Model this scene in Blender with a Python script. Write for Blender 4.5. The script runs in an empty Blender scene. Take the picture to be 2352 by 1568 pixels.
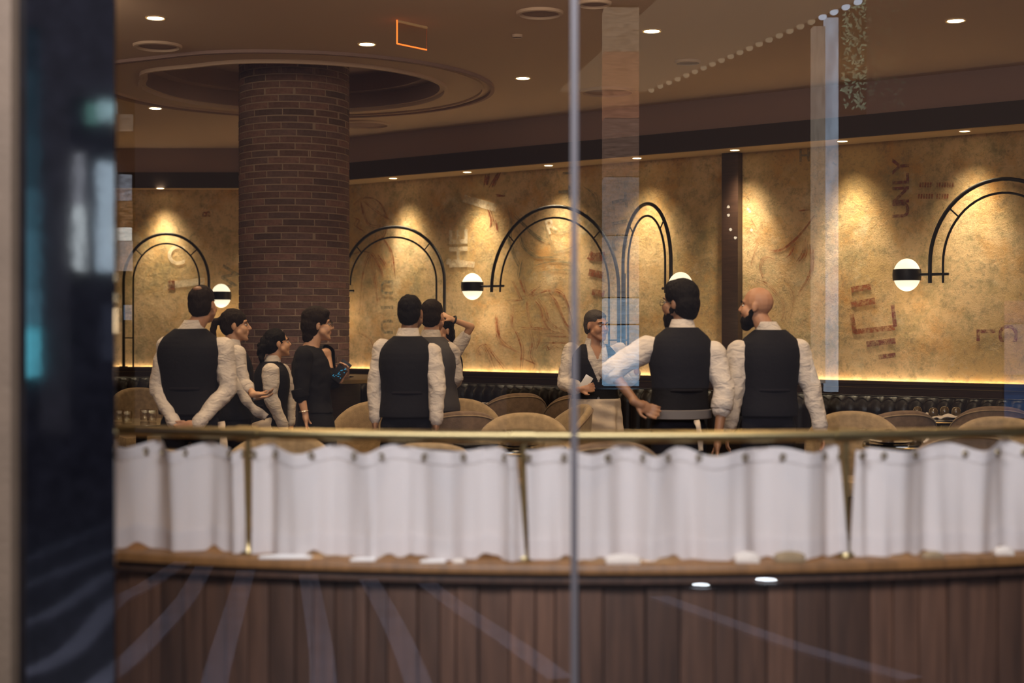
import bpy, bmesh, math, random
from mathutils import Vector, Matrix, Quaternion
random.seed(7)
S = bpy.context.scene
COL = S.collection
PI = math.pi
F, CX, HY, CZ = 3356.0, 1176.0, 750.0, 1.45       # focal length in px, centre column, eye level row, eye height
GY = 3.8                                          # depth of the shop window

# ------------------------------------------------------------------ camera
cam = bpy.data.cameras.new('camera'); camo = bpy.data.objects.new('camera', cam); COL.objects.link(camo)
camo.location = (0, 0, CZ); camo.rotation_euler = (PI/2, 0, 0)
cam.sensor_width = 36; cam.lens = F/2352*36; cam.shift_y = -(784-HY)/2352
cam.clip_start = .05; cam.clip_end = 100
cam.dof.use_dof = True; cam.dof.focus_distance = 11.5; cam.dof.aperture_fstop = 1.7
S.camera = camo
# ------------------------------------------------------------------ world, exposure
S.view_settings.view_transform = 'Standard'; S.view_settings.look = 'None'
S.view_settings.gamma = 1; S.view_settings.use_curve_mapping = False
S.view_settings.exposure = 0.25
S.cycles.transparent_max_bounces = 16
S.cycles.sample_clamp_indirect = 4
W = bpy.data.worlds.new('world'); S.world = W; W.use_nodes = True
W.node_tree.nodes['Background'].inputs[0].default_value = (.64, .59, .72, 1)
W.node_tree.nodes['Background'].inputs[1].default_value = .115

def light(kind, name, loc, energy, color, aim=None, **kw):
    l = bpy.data.lights.new(name, kind); l.energy = energy; l.color = color
    for a, b in kw.items(): setattr(l, a, b)
    o = bpy.data.objects.new(name, l); COL.objects.link(o); o.location = loc
    dv = (Vector(aim)-Vector(loc)) if aim is not None else Vector((0, 0, -1))
    o.rotation_euler = dv.to_track_quat('-Z', 'Y').to_euler()
    return o
WARM = (1, .72, .42)
# street canopy lights outside, above and behind the photographer
light('AREA', 'street_light', (-.3, 1.2, 4.3), 270, (.93, .93, 1), (0, 4.2, .9), shape='RECTANGLE', size=4.5, size_y=1.2)
light('AREA', 'street_light', (0, -2.0, 4.6), 40, (.72, .84, 1), (0, -1.0, 0), shape='RECTANGLE', size=6, size_y=2)

# ------------------------------------------------------------------ helpers
def P(px, py, d): return Vector(((px-CX)/F*d, d, CZ+(HY-py)/F*d))
def V(*a): return Vector(a)

class MB:
    def __init__(s): s.v = []; s.f = []; s.m = []
    def add(s, vs, fs):
        o = len(s.v); s.v += [tuple(x) for x in vs]; s.f += [tuple(i+o for i in f) for f in fs]; return s
    def box(s, c, h, rot=None, bev=0):
        c = Vector(c); M = rot or Matrix.Identity(3)
        if bev:
            vs = []; fs = []
            bm = bmesh.new(); bmesh.ops.create_cube(bm, size=2)
            for v in bm.verts: v.co = Vector((v.co.x*h[0], v.co.y*h[1], v.co.z*h[2]))
            bmesh.ops.bevel(bm, geom=bm.edges[:], offset=bev, segments=2, affect='EDGES', profile=.6)
            bm.verts.index_update()
            s.add([c+M@v.co for v in bm.verts], [[v.index for v in f.verts] for f in bm.faces]); bm.free(); return s
        vs = [c+M@Vector((x*h[0], y*h[1], z*h[2])) for x in (-1, 1) for y in (-1, 1) for z in (-1, 1)]
        return s.add(vs, [(0,1,3,2),(4,6,7,5),(0,4,5,1),(2,3,7,6),(0,2,6,4),(1,5,7,3)])
    def ell(s, c, r, M=None, n=14, m=9):
        c = Vector(c); M = M or Matrix.Identity(3); vs = [c+M@V(0,0,r[2])]; fs = []
        for i in range(1, m):
            a = PI*i/m
            for j in range(n):
                b = 2*PI*j/n; vs.append(c+M@V(r[0]*math.sin(a)*math.cos(b), r[1]*math.sin(a)*math.sin(b), r[2]*math.cos(a)))
        vs.append(c+M@V(0,0,-r[2])); L = len(vs)-1
        for j in range(n): fs.append((0, 1+j, 1+(j+1)%n))
        for i in range(m-2):
            for j in range(n):
                a = 1+i*n+j; b = 1+i*n+(j+1)%n; fs.append((a, a+n, b+n, b))
        for j in range(n): fs.append((L, L-n+(j+1)%n, L-n+j))
        return s.add(vs, fs)
    def cap(s, p0, p1, r0, r1, n=12, sx=1, up=None):
        p0 = Vector(p0); p1 = Vector(p1); ax = p1-p0; L = ax.length
        if L < 1e-6: return s.ell(p0, (r0, r0, r0))
        q = ax.normalized().to_track_quat('Z', 'Y').to_matrix()
        prof = []
        for i in range(1, 5): a = PI/2*i/4; prof.append((r0*math.sin(a), -r0*math.cos(a)))
        for i in range(0, 4): a = PI/2*i/4; prof.append((r1*math.cos(a), L+r1*math.sin(a)))
        vs = [p0+q@V(0,0,-r0)]; fs = []
        for r, z in prof:
            for j in range(n): b = 2*PI*j/n; vs.append(p0+q@V(r*math.cos(b)*sx, r*math.sin(b), z))
        vs.append(p0+q@V(0,0,L+r1)); Q = len(vs)-1
        for j in range(n): fs.append((0, 1+(j+1)%n, 1+j))
        for i in range(len(prof)-1):
            for j in range(n):
                a = 1+i*n+j; b = 1+i*n+(j+1)%n; fs.append((a, b, b+n, a+n))
        for j in range(n): fs.append((Q, Q-n+j, Q-n+(j+1)%n))
        return s.add(vs, fs)
    def tube(s, pts, r, n=10, closed=False):
        pts = [Vector(p) for p in pts]; N = len(pts); vs = []; fs = []; up = None
        for i, p in enumerate(pts):
            t = (pts[(i+1) % N]-pts[i-1]) if closed else (pts[min(i+1, N-1)]-pts[max(i-1, 0)])
            t.normalize()
            if up is None: up = t.orthogonal().normalized()
            up = (up - t*up.dot(t)).normalized(); w = t.cross(up)
            rr = r[i] if isinstance(r, (list, tuple)) else r
            for j in range(n): a = 2*PI*j/n; vs.append(p+(up*math.cos(a)+w*math.sin(a))*rr)
        for i in range(N if closed else N-1):
            for j in range(n):
                a = i*n+j; b = i*n+(j+1) % n; c = ((i+1) % N)*n; fs.append((a, b, c+(j+1) % n, c+j))
        if not closed: fs.append(tuple(range(n-1, -1, -1))); fs.append(tuple(range((N-1)*n, N*n)))
        return s.add(vs, fs)
    def lathe(s, prof, c=(0,0,0), n=32, capped=False):
        vs = []; fs = []; c = Vector(c)
        for r, z in prof:
            for j in range(n): a = 2*PI*j/n; vs.append(c+V(r*math.cos(a), r*math.sin(a), z))
        for i in range(len(prof)-1):
            for j in range(n): a = i*n+j; b = i*n+(j+1) % n; fs.append((a, b, b+n, a+n))
        if capped: fs.append(tuple(range(n-1, -1, -1))); fs.append(tuple(range((len(prof)-1)*n, len(prof)*n)))
        return s.add(vs, fs)
    def rings(s, R, cap=True):
        n = len(R[0]); vs = [v for r in R for v in r]; fs = []
        for i in range(len(R)-1):
            for j in range(n): a = i*n+j; b = i*n+(j+1) % n; fs.append((a, b, b+n, a+n))
        if cap: fs.append(tuple(range(n-1, -1, -1))); fs.append(tuple(range((len(R)-1)*n, len(R)*n)))
        return s.add(vs, fs)
    def grid(s, fn, nu, nv):
        vs = [fn(i/nu, j/nv) for i in range(nu+1) for j in range(nv+1)]; q = nv+1
        return s.add(vs, [(i*q+j, (i+1)*q+j, (i+1)*q+j+1, i*q+j+1) for i in range(nu) for j in range(nv)])
    def mesh(s, name='mesh'):
        me = bpy.data.meshes.new(name); me.from_pydata(s.v, [], s.f); me.update(); return me
    def build(s, name, mat, parent=None, smooth=True, solid=0, sub=0, fixn=False):
        me = s.mesh(name)
        if fixn:
            bm = bmesh.new(); bm.from_mesh(me); bmesh.ops.recalc_face_normals(bm, faces=bm.faces); bm.to_mesh(me); bm.free()
        return finish(me, name, mat, parent, smooth, solid, sub)

def finish(me, name, mat, parent=None, smooth=True, solid=0, sub=0):
    if mat: me.materials.append(mat)
    if smooth:
        me.polygons.foreach_set('use_smooth', [True]*len(me.polygons))
        try: me.set_sharp_from_angle(angle=math.radians(50))
        except Exception: pass
    o = bpy.data.objects.new(name, me); COL.objects.link(o)
    if solid:
        m = o.modifiers.new('solid', 'SOLIDIFY'); m.thickness = solid; m.offset = 0
    if sub:
        m = o.modifiers.new('sub', 'SUBSURF'); m.levels = sub; m.render_levels = sub
    if parent is not None: adopt(o, parent)
    return o
def adopt(o, parent):
    o.parent = parent
    L = parent.location.copy(); p = parent.parent
    while p is not None: L += p.location; p = p.parent
    if parent.type == 'EMPTY': o.matrix_parent_inverse = Matrix.Translation(-L)
def thing(name, label, cat, loc=(0,0,0), group=None):
    o = bpy.data.objects.new(name, None); COL.objects.link(o); o.location = loc; o.empty_display_size = .1
    return tag(o, label, cat, group)
def tag(o, label, cat, group=None):
    o['label'] = label; o['category'] = cat
    if group: o['group'] = group
    return o
def struct(o): o['kind'] = 'structure'; return o
def copy_tree(o, parent=None):
    c = o.copy(); COL.objects.link(c)
    if parent is not None: c.parent = parent
    for ch in list(o.children): copy_tree(ch, c)
    return c
def remesh(mb, name, mat, parent, vox=.008, smooth=4, disp=0, dscale=.09, mats=None):
    me = mb.mesh('tmp'); o = bpy.data.objects.new('tmp', me); COL.objects.link(o)
    m = o.modifiers.new('r', 'REMESH'); m.mode = 'VOXEL'; m.voxel_size = vox; m.adaptivity = 0
    if smooth: m = o.modifiers.new('s', 'SMOOTH'); m.iterations = smooth; m.factor = .5
    if disp:
        t = bpy.data.textures.new('folds', 'CLOUDS'); t.noise_scale = dscale; t.noise_depth = 1
        m = o.modifiers.new('d', 'DISPLACE'); m.texture = t; m.strength = disp; m.mid_level = .5
    dg = bpy.context.evaluated_depsgraph_get()
    me2 = bpy.data.meshes.new_from_object(o.evaluated_get(dg)); me2.name = name
    bpy.data.objects.remove(o)
    me2.materials.clear()
    r = finish(me2, name, mat, parent); return r
def cr(pts, k=6):
    "smooth curve through points (Catmull-Rom)"
    pts = [Vector(p) for p in pts]; out = []
    for i in range(len(pts)-1):
        a = pts[max(i-1, 0)]; b = pts[i]; c = pts[i+1]; d = pts[min(i+2, len(pts)-1)]
        for j in range(k):
            t = j/k; out.append(.5*((2*b)+(c-a)*t+(2*a-5*b+4*c-d)*t*t+(3*b-a-3*c+d)*t**3))
    out.append(pts[-1]); return out

# ------------------------------------------------------------------ materials
def mat(name, col, rough=.6, metal=0, bump=0, bscale=60, var=0, vscale=8, coat=0, sheen=0, emis=None, estr=0, ior=1.5, spec=.5, obj_rand=0, stretch=None, trans=0):
    m = bpy.data.materials.new(name); m.use_nodes = True; nt = m.node_tree; b = nt.nodes['Principled BSDF']
    b.inputs['Base Color'].default_value = (*col, 1); b.inputs['Roughness'].default_value = rough
    b.inputs['Metallic'].default_value = metal; b.inputs['IOR'].default_value = ior
    b.inputs['Specular IOR Level'].default_value = spec
    b.inputs['Coat Weight'].default_value = coat; b.inputs['Coat Roughness'].default_value = .15
    b.inputs['Sheen Weight'].default_value = sheen
    if emis: b.inputs['Emission Color'].default_value = (*emis, 1); b.inputs['Emission Strength'].default_value = estr
    tc = nt.nodes.new('ShaderNodeTexCoord'); mp = nt.nodes.new('ShaderNodeMapping'); nt.links.new(tc.outputs['Object'], mp.inputs[0])
    if stretch: mp.inputs['Scale'].default_value = stretch
    if var or obj_rand:
        n = nt.nodes.new('ShaderNodeTexNoise'); n.inputs['Scale'].default_value = vscale; n.inputs['Detail'].default_value = 5
        nt.links.new(mp.outputs[0], n.inputs['Vector'])
        r = nt.nodes.new('ShaderNodeMapRange'); r.inputs['From Min'].default_value = .3; r.inputs['From Max'].default_value = .7
        r.inputs['To Min'].default_value = 1-var; r.inputs['To Max'].default_value = 1+var
        nt.links.new(n.outputs[0], r.inputs[0]); out = r.outputs[0]
        if obj_rand:
            oi = nt.nodes.new('ShaderNodeObjectInfo'); r2 = nt.nodes.new('ShaderNodeMapRange')
            r2.inputs['To Min'].default_value = 1-obj_rand; r2.inputs['To Max'].default_value = 1+obj_rand
            nt.links.new(oi.outputs['Random'], r2.inputs[0]); mu = nt.nodes.new('ShaderNodeMath'); mu.operation = 'MULTIPLY'
            nt.links.new(out, mu.inputs[0]); nt.links.new(r2.outputs[0], mu.inputs[1]); out = mu.outputs[0]
        vm = nt.nodes.new('ShaderNodeVectorMath'); vm.operation = 'SCALE'; vm.inputs[0].default_value = col
        nt.links.new(out, vm.inputs['Scale']); nt.links.new(vm.outputs[0], b.inputs['Base Color'])
    if bump:
        n = nt.nodes.new('ShaderNodeTexNoise'); n.inputs['Scale'].default_value = bscale; n.inputs['Detail'].default_value = 4
        nt.links.new(mp.outputs[0], n.inputs['Vector'])
        bu = nt.nodes.new('ShaderNodeBump'); bu.inputs['Strength'].default_value = bump; bu.inputs['Distance'].default_value = .03 if bscale == 13 else .01
        n.inputs['Distortion'].default_value = 1.2 if bscale == 13 else 0
        nt.links.new(n.outputs[0], bu.inputs['Height']); nt.links.new(bu.outputs[0], b.inputs['Normal'])
    return m
def emat(name, col, st, var=0, scale=(1, 1, 1), nscale=10):
    m = bpy.data.materials.new(name); m.use_nodes = True; nt = m.node_tree
    nt.nodes.remove(nt.nodes['Principled BSDF']); e = nt.nodes.new('ShaderNodeEmission')
    e.inputs[0].default_value = (*col, 1); e.inputs[1].default_value = st
    nt.links.new(e.outputs[0], nt.nodes['Material Output'].inputs[0])
    if var:
        tc = nt.nodes.new('ShaderNodeTexCoord'); mp = nt.nodes.new('ShaderNodeMapping'); mp.inputs['Scale'].default_value = scale
        n = nt.nodes.new('ShaderNodeTexNoise'); n.inputs['Scale'].default_value = nscale; n.inputs['Detail'].default_value = 4
        r = nt.nodes.new('ShaderNodeMapRange'); r.inputs['From Min'].default_value = .3; r.inputs['From Max'].default_value = .7
        r.inputs['To Min'].default_value = st*(1-var); r.inputs['To Max'].default_value = st*(1+var)
        nt.links.new(tc.outputs['Object'], mp.inputs[0]); nt.links.new(mp.outputs[0], n.inputs['Vector']); nt.links.new(n.outputs[0], r.inputs[0])
        nt.links.new(r.outputs[0], e.inputs[1])
    return m

def mural_mat():
    m = bpy.data.materials.new('aged_mural_plaster'); m.use_nodes = True; nt = m.node_tree; b = nt.nodes['Principled BSDF']
    N = nt.nodes.new; Lk = nt.links.new
    tc = N('ShaderNodeTexCoord')
    def noise(sc, det=5, ro=.6, vec=None, st=None):
        n = N('ShaderNodeTexNoise'); n.inputs['Scale'].default_value = sc; n.inputs['Detail'].default_value = det; n.inputs['Roughness'].default_value = ro
        mp = N('ShaderNodeMapping'); Lk(tc.outputs['Object'], mp.inputs[0])
        if st: mp.inputs['Scale'].default_value = st
        mp.inputs['Location'].default_value = (sc*1.3, sc*.7, sc*.2)
        Lk(mp.outputs[0], n.inputs['Vector']); return n.outputs[0]
    def ramp(s, a, c, lo=0, hi=1):
        r = N('ShaderNodeMapRange'); r.inputs['From Min'].default_value = a; r.inputs['From Max'].default_value = c
        r.inputs['To Min'].default_value = lo; r.inputs['To Max'].default_value = hi; Lk(s, r.inputs[0]); return r.outputs[0]
    def mix(f, c1, c2):
        x = N('ShaderNodeMix'); x.data_type = 'RGBA'; Lk(f, x.inputs['Factor'])
        for i, c in ((6, c1), (7, c2)):
            if isinstance(c, tuple): x.inputs[i].default_value = (*c, 1)
            else: Lk(c, x.inputs[i])
        return x.outputs[2]
    c = mix(ramp(noise(1.1), .40, .60), (.63, .43, .19), (.85, .62, .36))
    c = mix(ramp(noise(2.6, 6), .50, .70), c, (.66, .36, .12))
    c = mix(ramp(noise(1.9, 9, .8), .50, .64, 0, .85), c, (.34, .29, .15))
    c = mix(ramp(noise(9, 9, .85), .50, .66, 0, .75), c, (.27, .22, .13))
    c = mix(ramp(noise(26, 7, .85), .55, .68, 0, .75), c, (.17, .14, .10))
    c = mix(ramp(noise(5.5, 7, .7, st=(1, 1, .5)), .66, .73, 0, .75), c, (.42, .12, .03))
    c = mix(ramp(noise(3.3, 6, .65), .60, .72, 0, .45), c, (.88, .78, .56))
    Lk(c, b.inputs['Base Color']); b.inputs['Roughness'].default_value = .75
    bu = N('ShaderNodeBump'); bu.inputs['Strength'].default_value = .9; bu.inputs['Distance'].default_value = .03
    Lk(noise(9, 9, .8), bu.inputs['Height']); Lk(bu.outputs[0], b.inputs['Normal'])
    return m
def faded(name, col, amount=.6, scale=22):
    "old paint flaking off: a flat print on the wall with worn holes"
    m = bpy.data.materials.new(name); m.use_nodes = True; nt = m.node_tree; b = nt.nodes['Principled BSDF']
    b.inputs['Base Color'].default_value = (*col, 1); b.inputs['Roughness'].default_value = .8
    tr = nt.nodes.new('ShaderNodeBsdfTransparent'); mx = nt.nodes.new('ShaderNodeMixShader')
    n = nt.nodes.new('ShaderNodeTexNoise'); n.inputs['Scale'].default_value = scale; n.inputs['Detail'].default_value = 6; n.inputs['Roughness'].default_value = .75
    tc = nt.nodes.new('ShaderNodeTexCoord'); nt.links.new(tc.outputs['Object'], n.inputs['Vector'])
    r = nt.nodes.new('ShaderNodeMapRange'); r.inputs['From Min'].default_value = .40; r.inputs['From Max'].default_value = .62
    r.inputs['To Min'].default_value = amount; r.inputs['To Max'].default_value = amount*.25
    nt.links.new(n.outputs[0], r.inputs[0]); nt.links.new(r.outputs[0], mx.inputs[0])
    nt.links.new(tr.outputs[0], mx.inputs[1]); nt.links.new(b.outputs[0], mx.inputs[2]); nt.links.new(mx.outputs[0], nt.nodes['Material Output'].inputs[0])
    return m
def glass_mat(name, refl, tint=(1, 1, 1), rough=0.0):
    m = bpy.data.materials.new(name); m.use_nodes = True; nt = m.node_tree; nt.nodes.remove(nt.nodes['Principled BSDF'])
    t = nt.nodes.new('ShaderNodeBsdfTransparent'); t.inputs[0].default_value = (*tint, 1)
    g = nt.nodes.new('ShaderNodeBsdfGlossy'); g.inputs['Roughness'].default_value = rough
    x = nt.nodes.new('ShaderNodeMixShader')
    lw = nt.nodes.new('ShaderNodeLayerWeight'); lw.inputs['Blend'].default_value = .25
    r = nt.nodes.new('ShaderNodeMapRange'); r.inputs['From Min'].default_value = .1; r.inputs['To Min'].default_value = refl; r.inputs['To Max'].default_value = .9
    pw = nt.nodes.new('ShaderNodeMath'); pw.operation = 'POWER'; pw.inputs[1].default_value = 3
    nt.links.new(lw.outputs['Facing'], pw.inputs[0]); nt.links.new(pw.outputs[0], r.inputs[0]); nt.links.new(r.outputs[0], x.inputs[0])
    nt.links.new(t.outputs[0], x.inputs[1]); nt.links.new(g.outputs[0], x.inputs[2]); nt.links.new(x.outputs[0], nt.nodes['Material Output'].inputs[0])
    return m

M = dict(
    ceil=mat('ceiling_paint', (.62, .48, .40), .8, bump=.05, bscale=90),
    fascia=mat('bulkhead_paint', (.34, .24, .24), .8),
    cornice=mat('dark_cornice', (.05, .036, .04), .6),
    soffit=mat('soffit_paint', (.62, .46, .27), .8),
    mural=mural_mat(),
    wood_dark=mat('dark_wood', (.042, .022, .016), .38, var=.25, vscale=6, stretch=(1, 1, 12), coat=.2),
    brick=mat('brick', (.215, .12, .105), .85, bump=.5, bscale=120, var=.22, vscale=30, obj_rand=.28),
    brick2=mat('brick_purple', (.17, .105, .10), .85, bump=.5, bscale=120, var=.22, vscale=30, obj_rand=.28),
    mortar=mat('mortar', (.43, .32, .25), .95, bump=.4, bscale=200),
    floor=mat('floor_wood', (.09, .055, .035), .45, var=.3, vscale=5, stretch=(1, 8, 1)),
    black=mat('black_metal', (.008, .007, .009), .45),
    globe=mat('opal_globe', (.9, .85, .75), .4, emis=(1, .88, .62), estr=.95),
    lens=mat('downlight_lens', (.9, .9, .8), .4, emis=(1, .80, .48), estr=14),
    lens_s=mat('small_lens', (.9, .9, .8), .4, emis=(1, .76, .42), estr=8),
    led=mat('led_strip', (.9, .9, .8), .4, emis=(1, .70, .38), estr=11),
    leather=mat('black_leather', (.010, .007, .008), .36, bump=.1, bscale=40, spec=.35),
    velvet=mat('tan_velvet', (.31, .215, .115), .85, bump=.25, bscale=150, var=.2, vscale=25, sheen=.15),
    velvet_d=mat('brown_velvet', (.16, .10, .06), .85, bump=.25, bscale=150, var=.2, vscale=25, sheen=.1),
    brass=mat('brushed_brass', (.40, .31, .15), .36, metal=1, bump=.03, bscale=60),
    brass_d=mat('aged_brass', (.36, .27, .13), .38, metal=.9),
    wood_ledge=mat('oak_ledge', (.22, .10, .03), .42, var=.25, vscale=5, stretch=(6, 1, 1), coat=.25),
    tabletop=mat('black_tabletop', (.010, .009, .012), .12, coat=.4),
    napkin=mat('napkin_linen', (.78, .68, .58), .85, bump=.3, bscale=60),
    china=mat('white_china', (.85, .80, .74), .2),
    steel=mat('steel', (.7, .66, .6), .2, metal=1),
    tumbler=glass_mat('clear_glass', .12, (.95, .93, .88)),
    wglass=glass_mat('window_glass', .045),
    joint=mat('silicone_joint', (.135, .12, .125), .5),
    granite=mat('polished_granite', (.006, .006, .009), .05, ior=1.9, bump=.006, bscale=25, var=.3, vscale=20),
    tan_stone=mat('tan_stone', (.17, .115, .075), .7, bump=.3, bscale=90, var=.12, vscale=6),
    asphalt=mat('dark_paving', (.035, .035, .045), .75, bump=.2, bscale=60),
    stripe=mat('pale_paving_band', (.34, .35, .46), .6, var=.2, vscale=4),
    shirt=mat('white_shirt', (.66, .575, .50), .85, bump=.5, bscale=13, stretch=(.9, .9, 1.8)),
    shirt2=mat('grey_white_shirt', (.52, .44, .37), .85, bump=.5, bscale=13, stretch=(.9, .9, 1.8)),
    vest=mat('black_waistcoat', (.006, .0055, .009), .8, bump=.3, bscale=30, spec=.25),
    vest2=mat('charcoal_waistcoat', (.045, .038, .038), .7, bump=.3, bscale=300),
    trouser=mat('black_trousers', (.008, .007, .011), .85, spec=.2, bump=.2, bscale=60),
    dress=mat('black_jersey', (.009, .008, .010), .85, spec=.2, bump=.2, bscale=40),
    apron=mat('cream_apron', (.62, .50, .38), .85, bump=.2, bscale=60),
    skin=mat('skin', (.50, .255, .145), .5, bump=.06, bscale=120),
    skin_l=mat('fair_skin', (.60, .33, .19), .5, bump=.06, bscale=120),
    skin_d=mat('brown_skin', (.27, .135, .075), .5, bump=.06, bscale=120),
    hair=mat('dark_hair', (.007, .005, .005), .7, spec=.15, bump=.8, bscale=90, stretch=(1, 1, .35)),
    hair_b=mat('brown_hair', (.016, .009, .006), .7, spec=.15, bump=.8, bscale=90, stretch=(1, 1, .35)),
    hair_g=mat('greying_hair', (.05, .038, .033), .6, bump=.6, bscale=140),
    eye=mat('eye', (.55, .5, .45), .2), iris=mat('iris', (.02, .012, .01), .2), lip=mat('lip', (.36, .13, .09), .5),
    shoe=mat('black_shoe', (.01, .01, .01), .3),
)

def curtain_mat():
    m = bpy.data.materials.new('white_linen_curtain'); m.use_nodes = True; nt = m.node_tree; b = nt.nodes['Principled BSDF']
    b.inputs['Base Color'].default_value = (.88, .82, .79, 1); b.inputs['Roughness'].default_value = .9
    tl = nt.nodes.new('ShaderNodeBsdfTranslucent'); tl.inputs[0].default_value = (.80, .68, .56, 1)
    mx = nt.nodes.new('ShaderNodeMixShader'); mx.inputs[0].default_value = .28
    nt.links.new(b.outputs[0], mx.inputs[1]); nt.links.new(tl.outputs[0], mx.inputs[2]); nt.links.new(mx.outputs[0], nt.nodes['Material Output'].inputs[0])
    tc = nt.nodes.new('ShaderNodeTexCoord'); w = nt.nodes.new('ShaderNodeTexWave'); w.bands_direction = 'Z'; w.inputs['Scale'].default_value = 60; w.inputs['Distortion'].default_value = 2
    bu = nt.nodes.new('ShaderNodeBump'); bu.inputs['Strength'].default_value = .08; bu.inputs['Distance'].default_value = .004
    nt.links.new(tc.outputs['Object'], w.inputs['Vector']); nt.links.new(w.outputs[0], bu.inputs['Height']); nt.links.new(bu.outputs[0], b.inputs['Normal'])
    return m
M['curtain'] = curtain_mat()
def plank_mat():
    m = mat('walnut_plank', (.10, .047, .026), .5, var=.3, vscale=4, obj_rand=.38, stretch=(10, 10, .8)); return m
M['plank'] = plank_mat()

# ------------------------------------------------------------------ room geometry
WA, WB = V(-1.906, 17.1), V(4.328, 12.35)                # slanted mural wall
U = (WB-WA).normalized(); NRM = V(U.y, -U.x)              # NRM points into the room
if NRM.y > 0: NRM = -NRM
def wall_at(px, off=0.0):
    "floor-plan point where the line of sight of column px meets a plane off metres before the slanted wall"
    A = WA+NRM*off; t = (px-CX)/F; s = (t*A.y-A.x)/(U.x-t*U.y); return A+U*s
def WP(px, py, off=.004):
    p = wall_at(px, off); return V(p.x, p.y, CZ+(HY-py)/F*p.y)
YL = 17.73                                               # frontal wall on the left
sC = (YL-WA.y)/U.y; COR = WA+U*sC                        # corner behind the brick column
CEIL = CZ+2.14; SOF = CZ+1.66; WAIN = .966
def wseg(off): # corner polyline (left wall offset off*.5)
    A = WA+NRM*off; yl = YL-off*.5; s = (yl-A.y)/U.y; c = A+U*s
    return [V(-7.5, yl), c, A+U*11.5]
def wallbox(name, off0, off1, z0, z1, m, off1l=None, parent=None):
    a = wseg(off0); b = wseg(off1)
    mb = MB(); vs = [V(p.x, p.y, z) for z in (z0, z1) for q in (a, b) for p in q]
    # index: z*6 + q*3 + i
    I = lambda z, q, i: z*6+q*3+i
    fs = []
    for i in range(2):
        fs += [(I(0,1,i), I(0,1,i+1), I(1,1,i+1), I(1,1,i)), (I(0,0,i+1), I(0,0,i), I(1,0,i), I(1,0,i+1)),
               (I(1,1,i), I(1,1,i+1), I(1,0,i+1), I(1,0,i)), (I(0,0,i), I(0,0,i+1), I(0,1,i+1), I(0,1,i))]
    fs += [(I(0,0,0), I(0,1,0), I(1,1,0), I(1,0,0)), (I(0,1,2), I(0,0,2), I(1,0,2), I(1,1,2))]
    mb.add(vs, fs); return mb.build(name, m, parent, smooth=False)
wall_back = struct(wallbox('wall_back', -.15, 0, 0, CEIL, M['mural']))
struct(wallbox('trim_1', .0, .40, SOF+.012, CEIL, M['fascia']))
struct(wallbox('trim_2', .405, .44, SOF, SOF+.19, M['cornice']))
struct(wallbox('trim_3', .0, .40, SOF, SOF+.011, M['soffit']))
struct(wallbox('trim_4', .0, .10, .80, WAIN-.03, M['wood_dark']))
struct(wallbox('trim_5', .035, .115, WAIN-.03, WAIN, M['wood_dark']))
struct(wallbox('trim_6', .101, .108, .905, .909, M['brass_d']))
struct(MB().box((0, 11.4, -.05), (7.5, 7.0, .05)).build('floor', M['floor'], smooth=False))
struct(MB().box((-7.70, 11, 1.8), (.05, 7, 1.8)).build('wall_left', M['fascia'], smooth=False))
struct(MB().box((7.3, 11, 1.8), (.05, 7, 1.8)).build('wall_right', M['fascia'], smooth=False))
# facade bulkhead above the shop window
struct(MB().box((3.2, GY+.1, 4.1), (4.3, .12, .6)).build('wall_front', M['fascia'], smooth=False))

# ceiling with an oval-ish recess round the column
CC = V(-1.947, 13.07)
def rr(a, base, amp):   # slightly wavy outline towards the left front
    w = math.exp(-((a-PI*1.22)/.5)**2)-math.exp(-((a-PI*.98)/.3)**2)*.3
    return base*(1+amp*w*math.sin(a*7))
NR = 128
inner = [CC+V(math.cos(2*PI*i/NR), math.sin(2*PI*i/NR))*rr(2*PI*i/NR, 1.30, .045) for i in range(NR)]
mb = MB(); x0, x1, y0, y1 = -7.5, 7.3, GY, 18.0
def rect_hit(a):
    dx, dy = math.cos(a), math.sin(a); ts = []
    if dx: ts.append(((x1 if dx > 0 else x0)-CC.x)/dx)
    if dy: ts.append(((y1 if dy > 0 else y0)-CC.y)/dy)
    t = min(ts); return CC+V(dx, dy)*t
angs = [2*PI*i/NR for i in range(NR)]
outer = [rect_hit(a) for a in angs]
for cx_, cy_ in ((x0, y0), (x1, y0), (x1, y1), (x0, y1)):
    a = math.atan2(cy_-CC.y, cx_-CC.x) % (2*PI); i = min(range(NR), key=lambda k: abs(angs[k]-a)); outer[i] = V(cx_, cy_)
for i in range(NR):
    j = (i+1) % NR
    mb.add([V(*inner[i], CEIL), V(*inner[j], CEIL), V(*outer[j], CEIL), V(*outer[i], CEIL)], [(0, 3, 2, 1)])
ceiling = struct(mb.build('ceiling', M['ceil'], smooth=False))
mb = MB(); I2 = [CC+(p-CC)*.90 for p in inner]; I3 = [CC+(p-CC)*.86 for p in inner]
mb.rings([[V(*p, CEIL) for p in inner], [V(*p, CEIL+.14) for p in inner], [V(*p, CEIL+.14) for p in I2], [V(*p, CEIL+.30) for p in I2], [V(*p, CEIL+.30) for p in I3]], cap=False)
mb.add([V(*p, CEIL+.30) for p in I3], [tuple(range(NR))])
mb.add([V(*(CC+(p-CC)*1.3), CEIL+.45) for p in inner], [tuple(range(NR))])
struct(mb.build('ceiling_recess', M['fascia'], smooth=False))
def ring_trim(name, base, amp, w, h, m):
    mb = MB(); R = []
    for k, (dr, dz) in enumerate(((0, 0), (0, -h), (-w, -h), (-w, 0))):
        R.append([V(*(CC+V(math.cos(a), math.sin(a))*(rr(a, base, amp)+dr)), CEIL+dz) for a in angs])
    mb.rings(R, cap=False); return struct(mb.build(name, m, smooth=False, fixn=True))
ring_trim('ceiling_moulding', 1.79, .035, .035, .025, M['fascia'])
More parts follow.
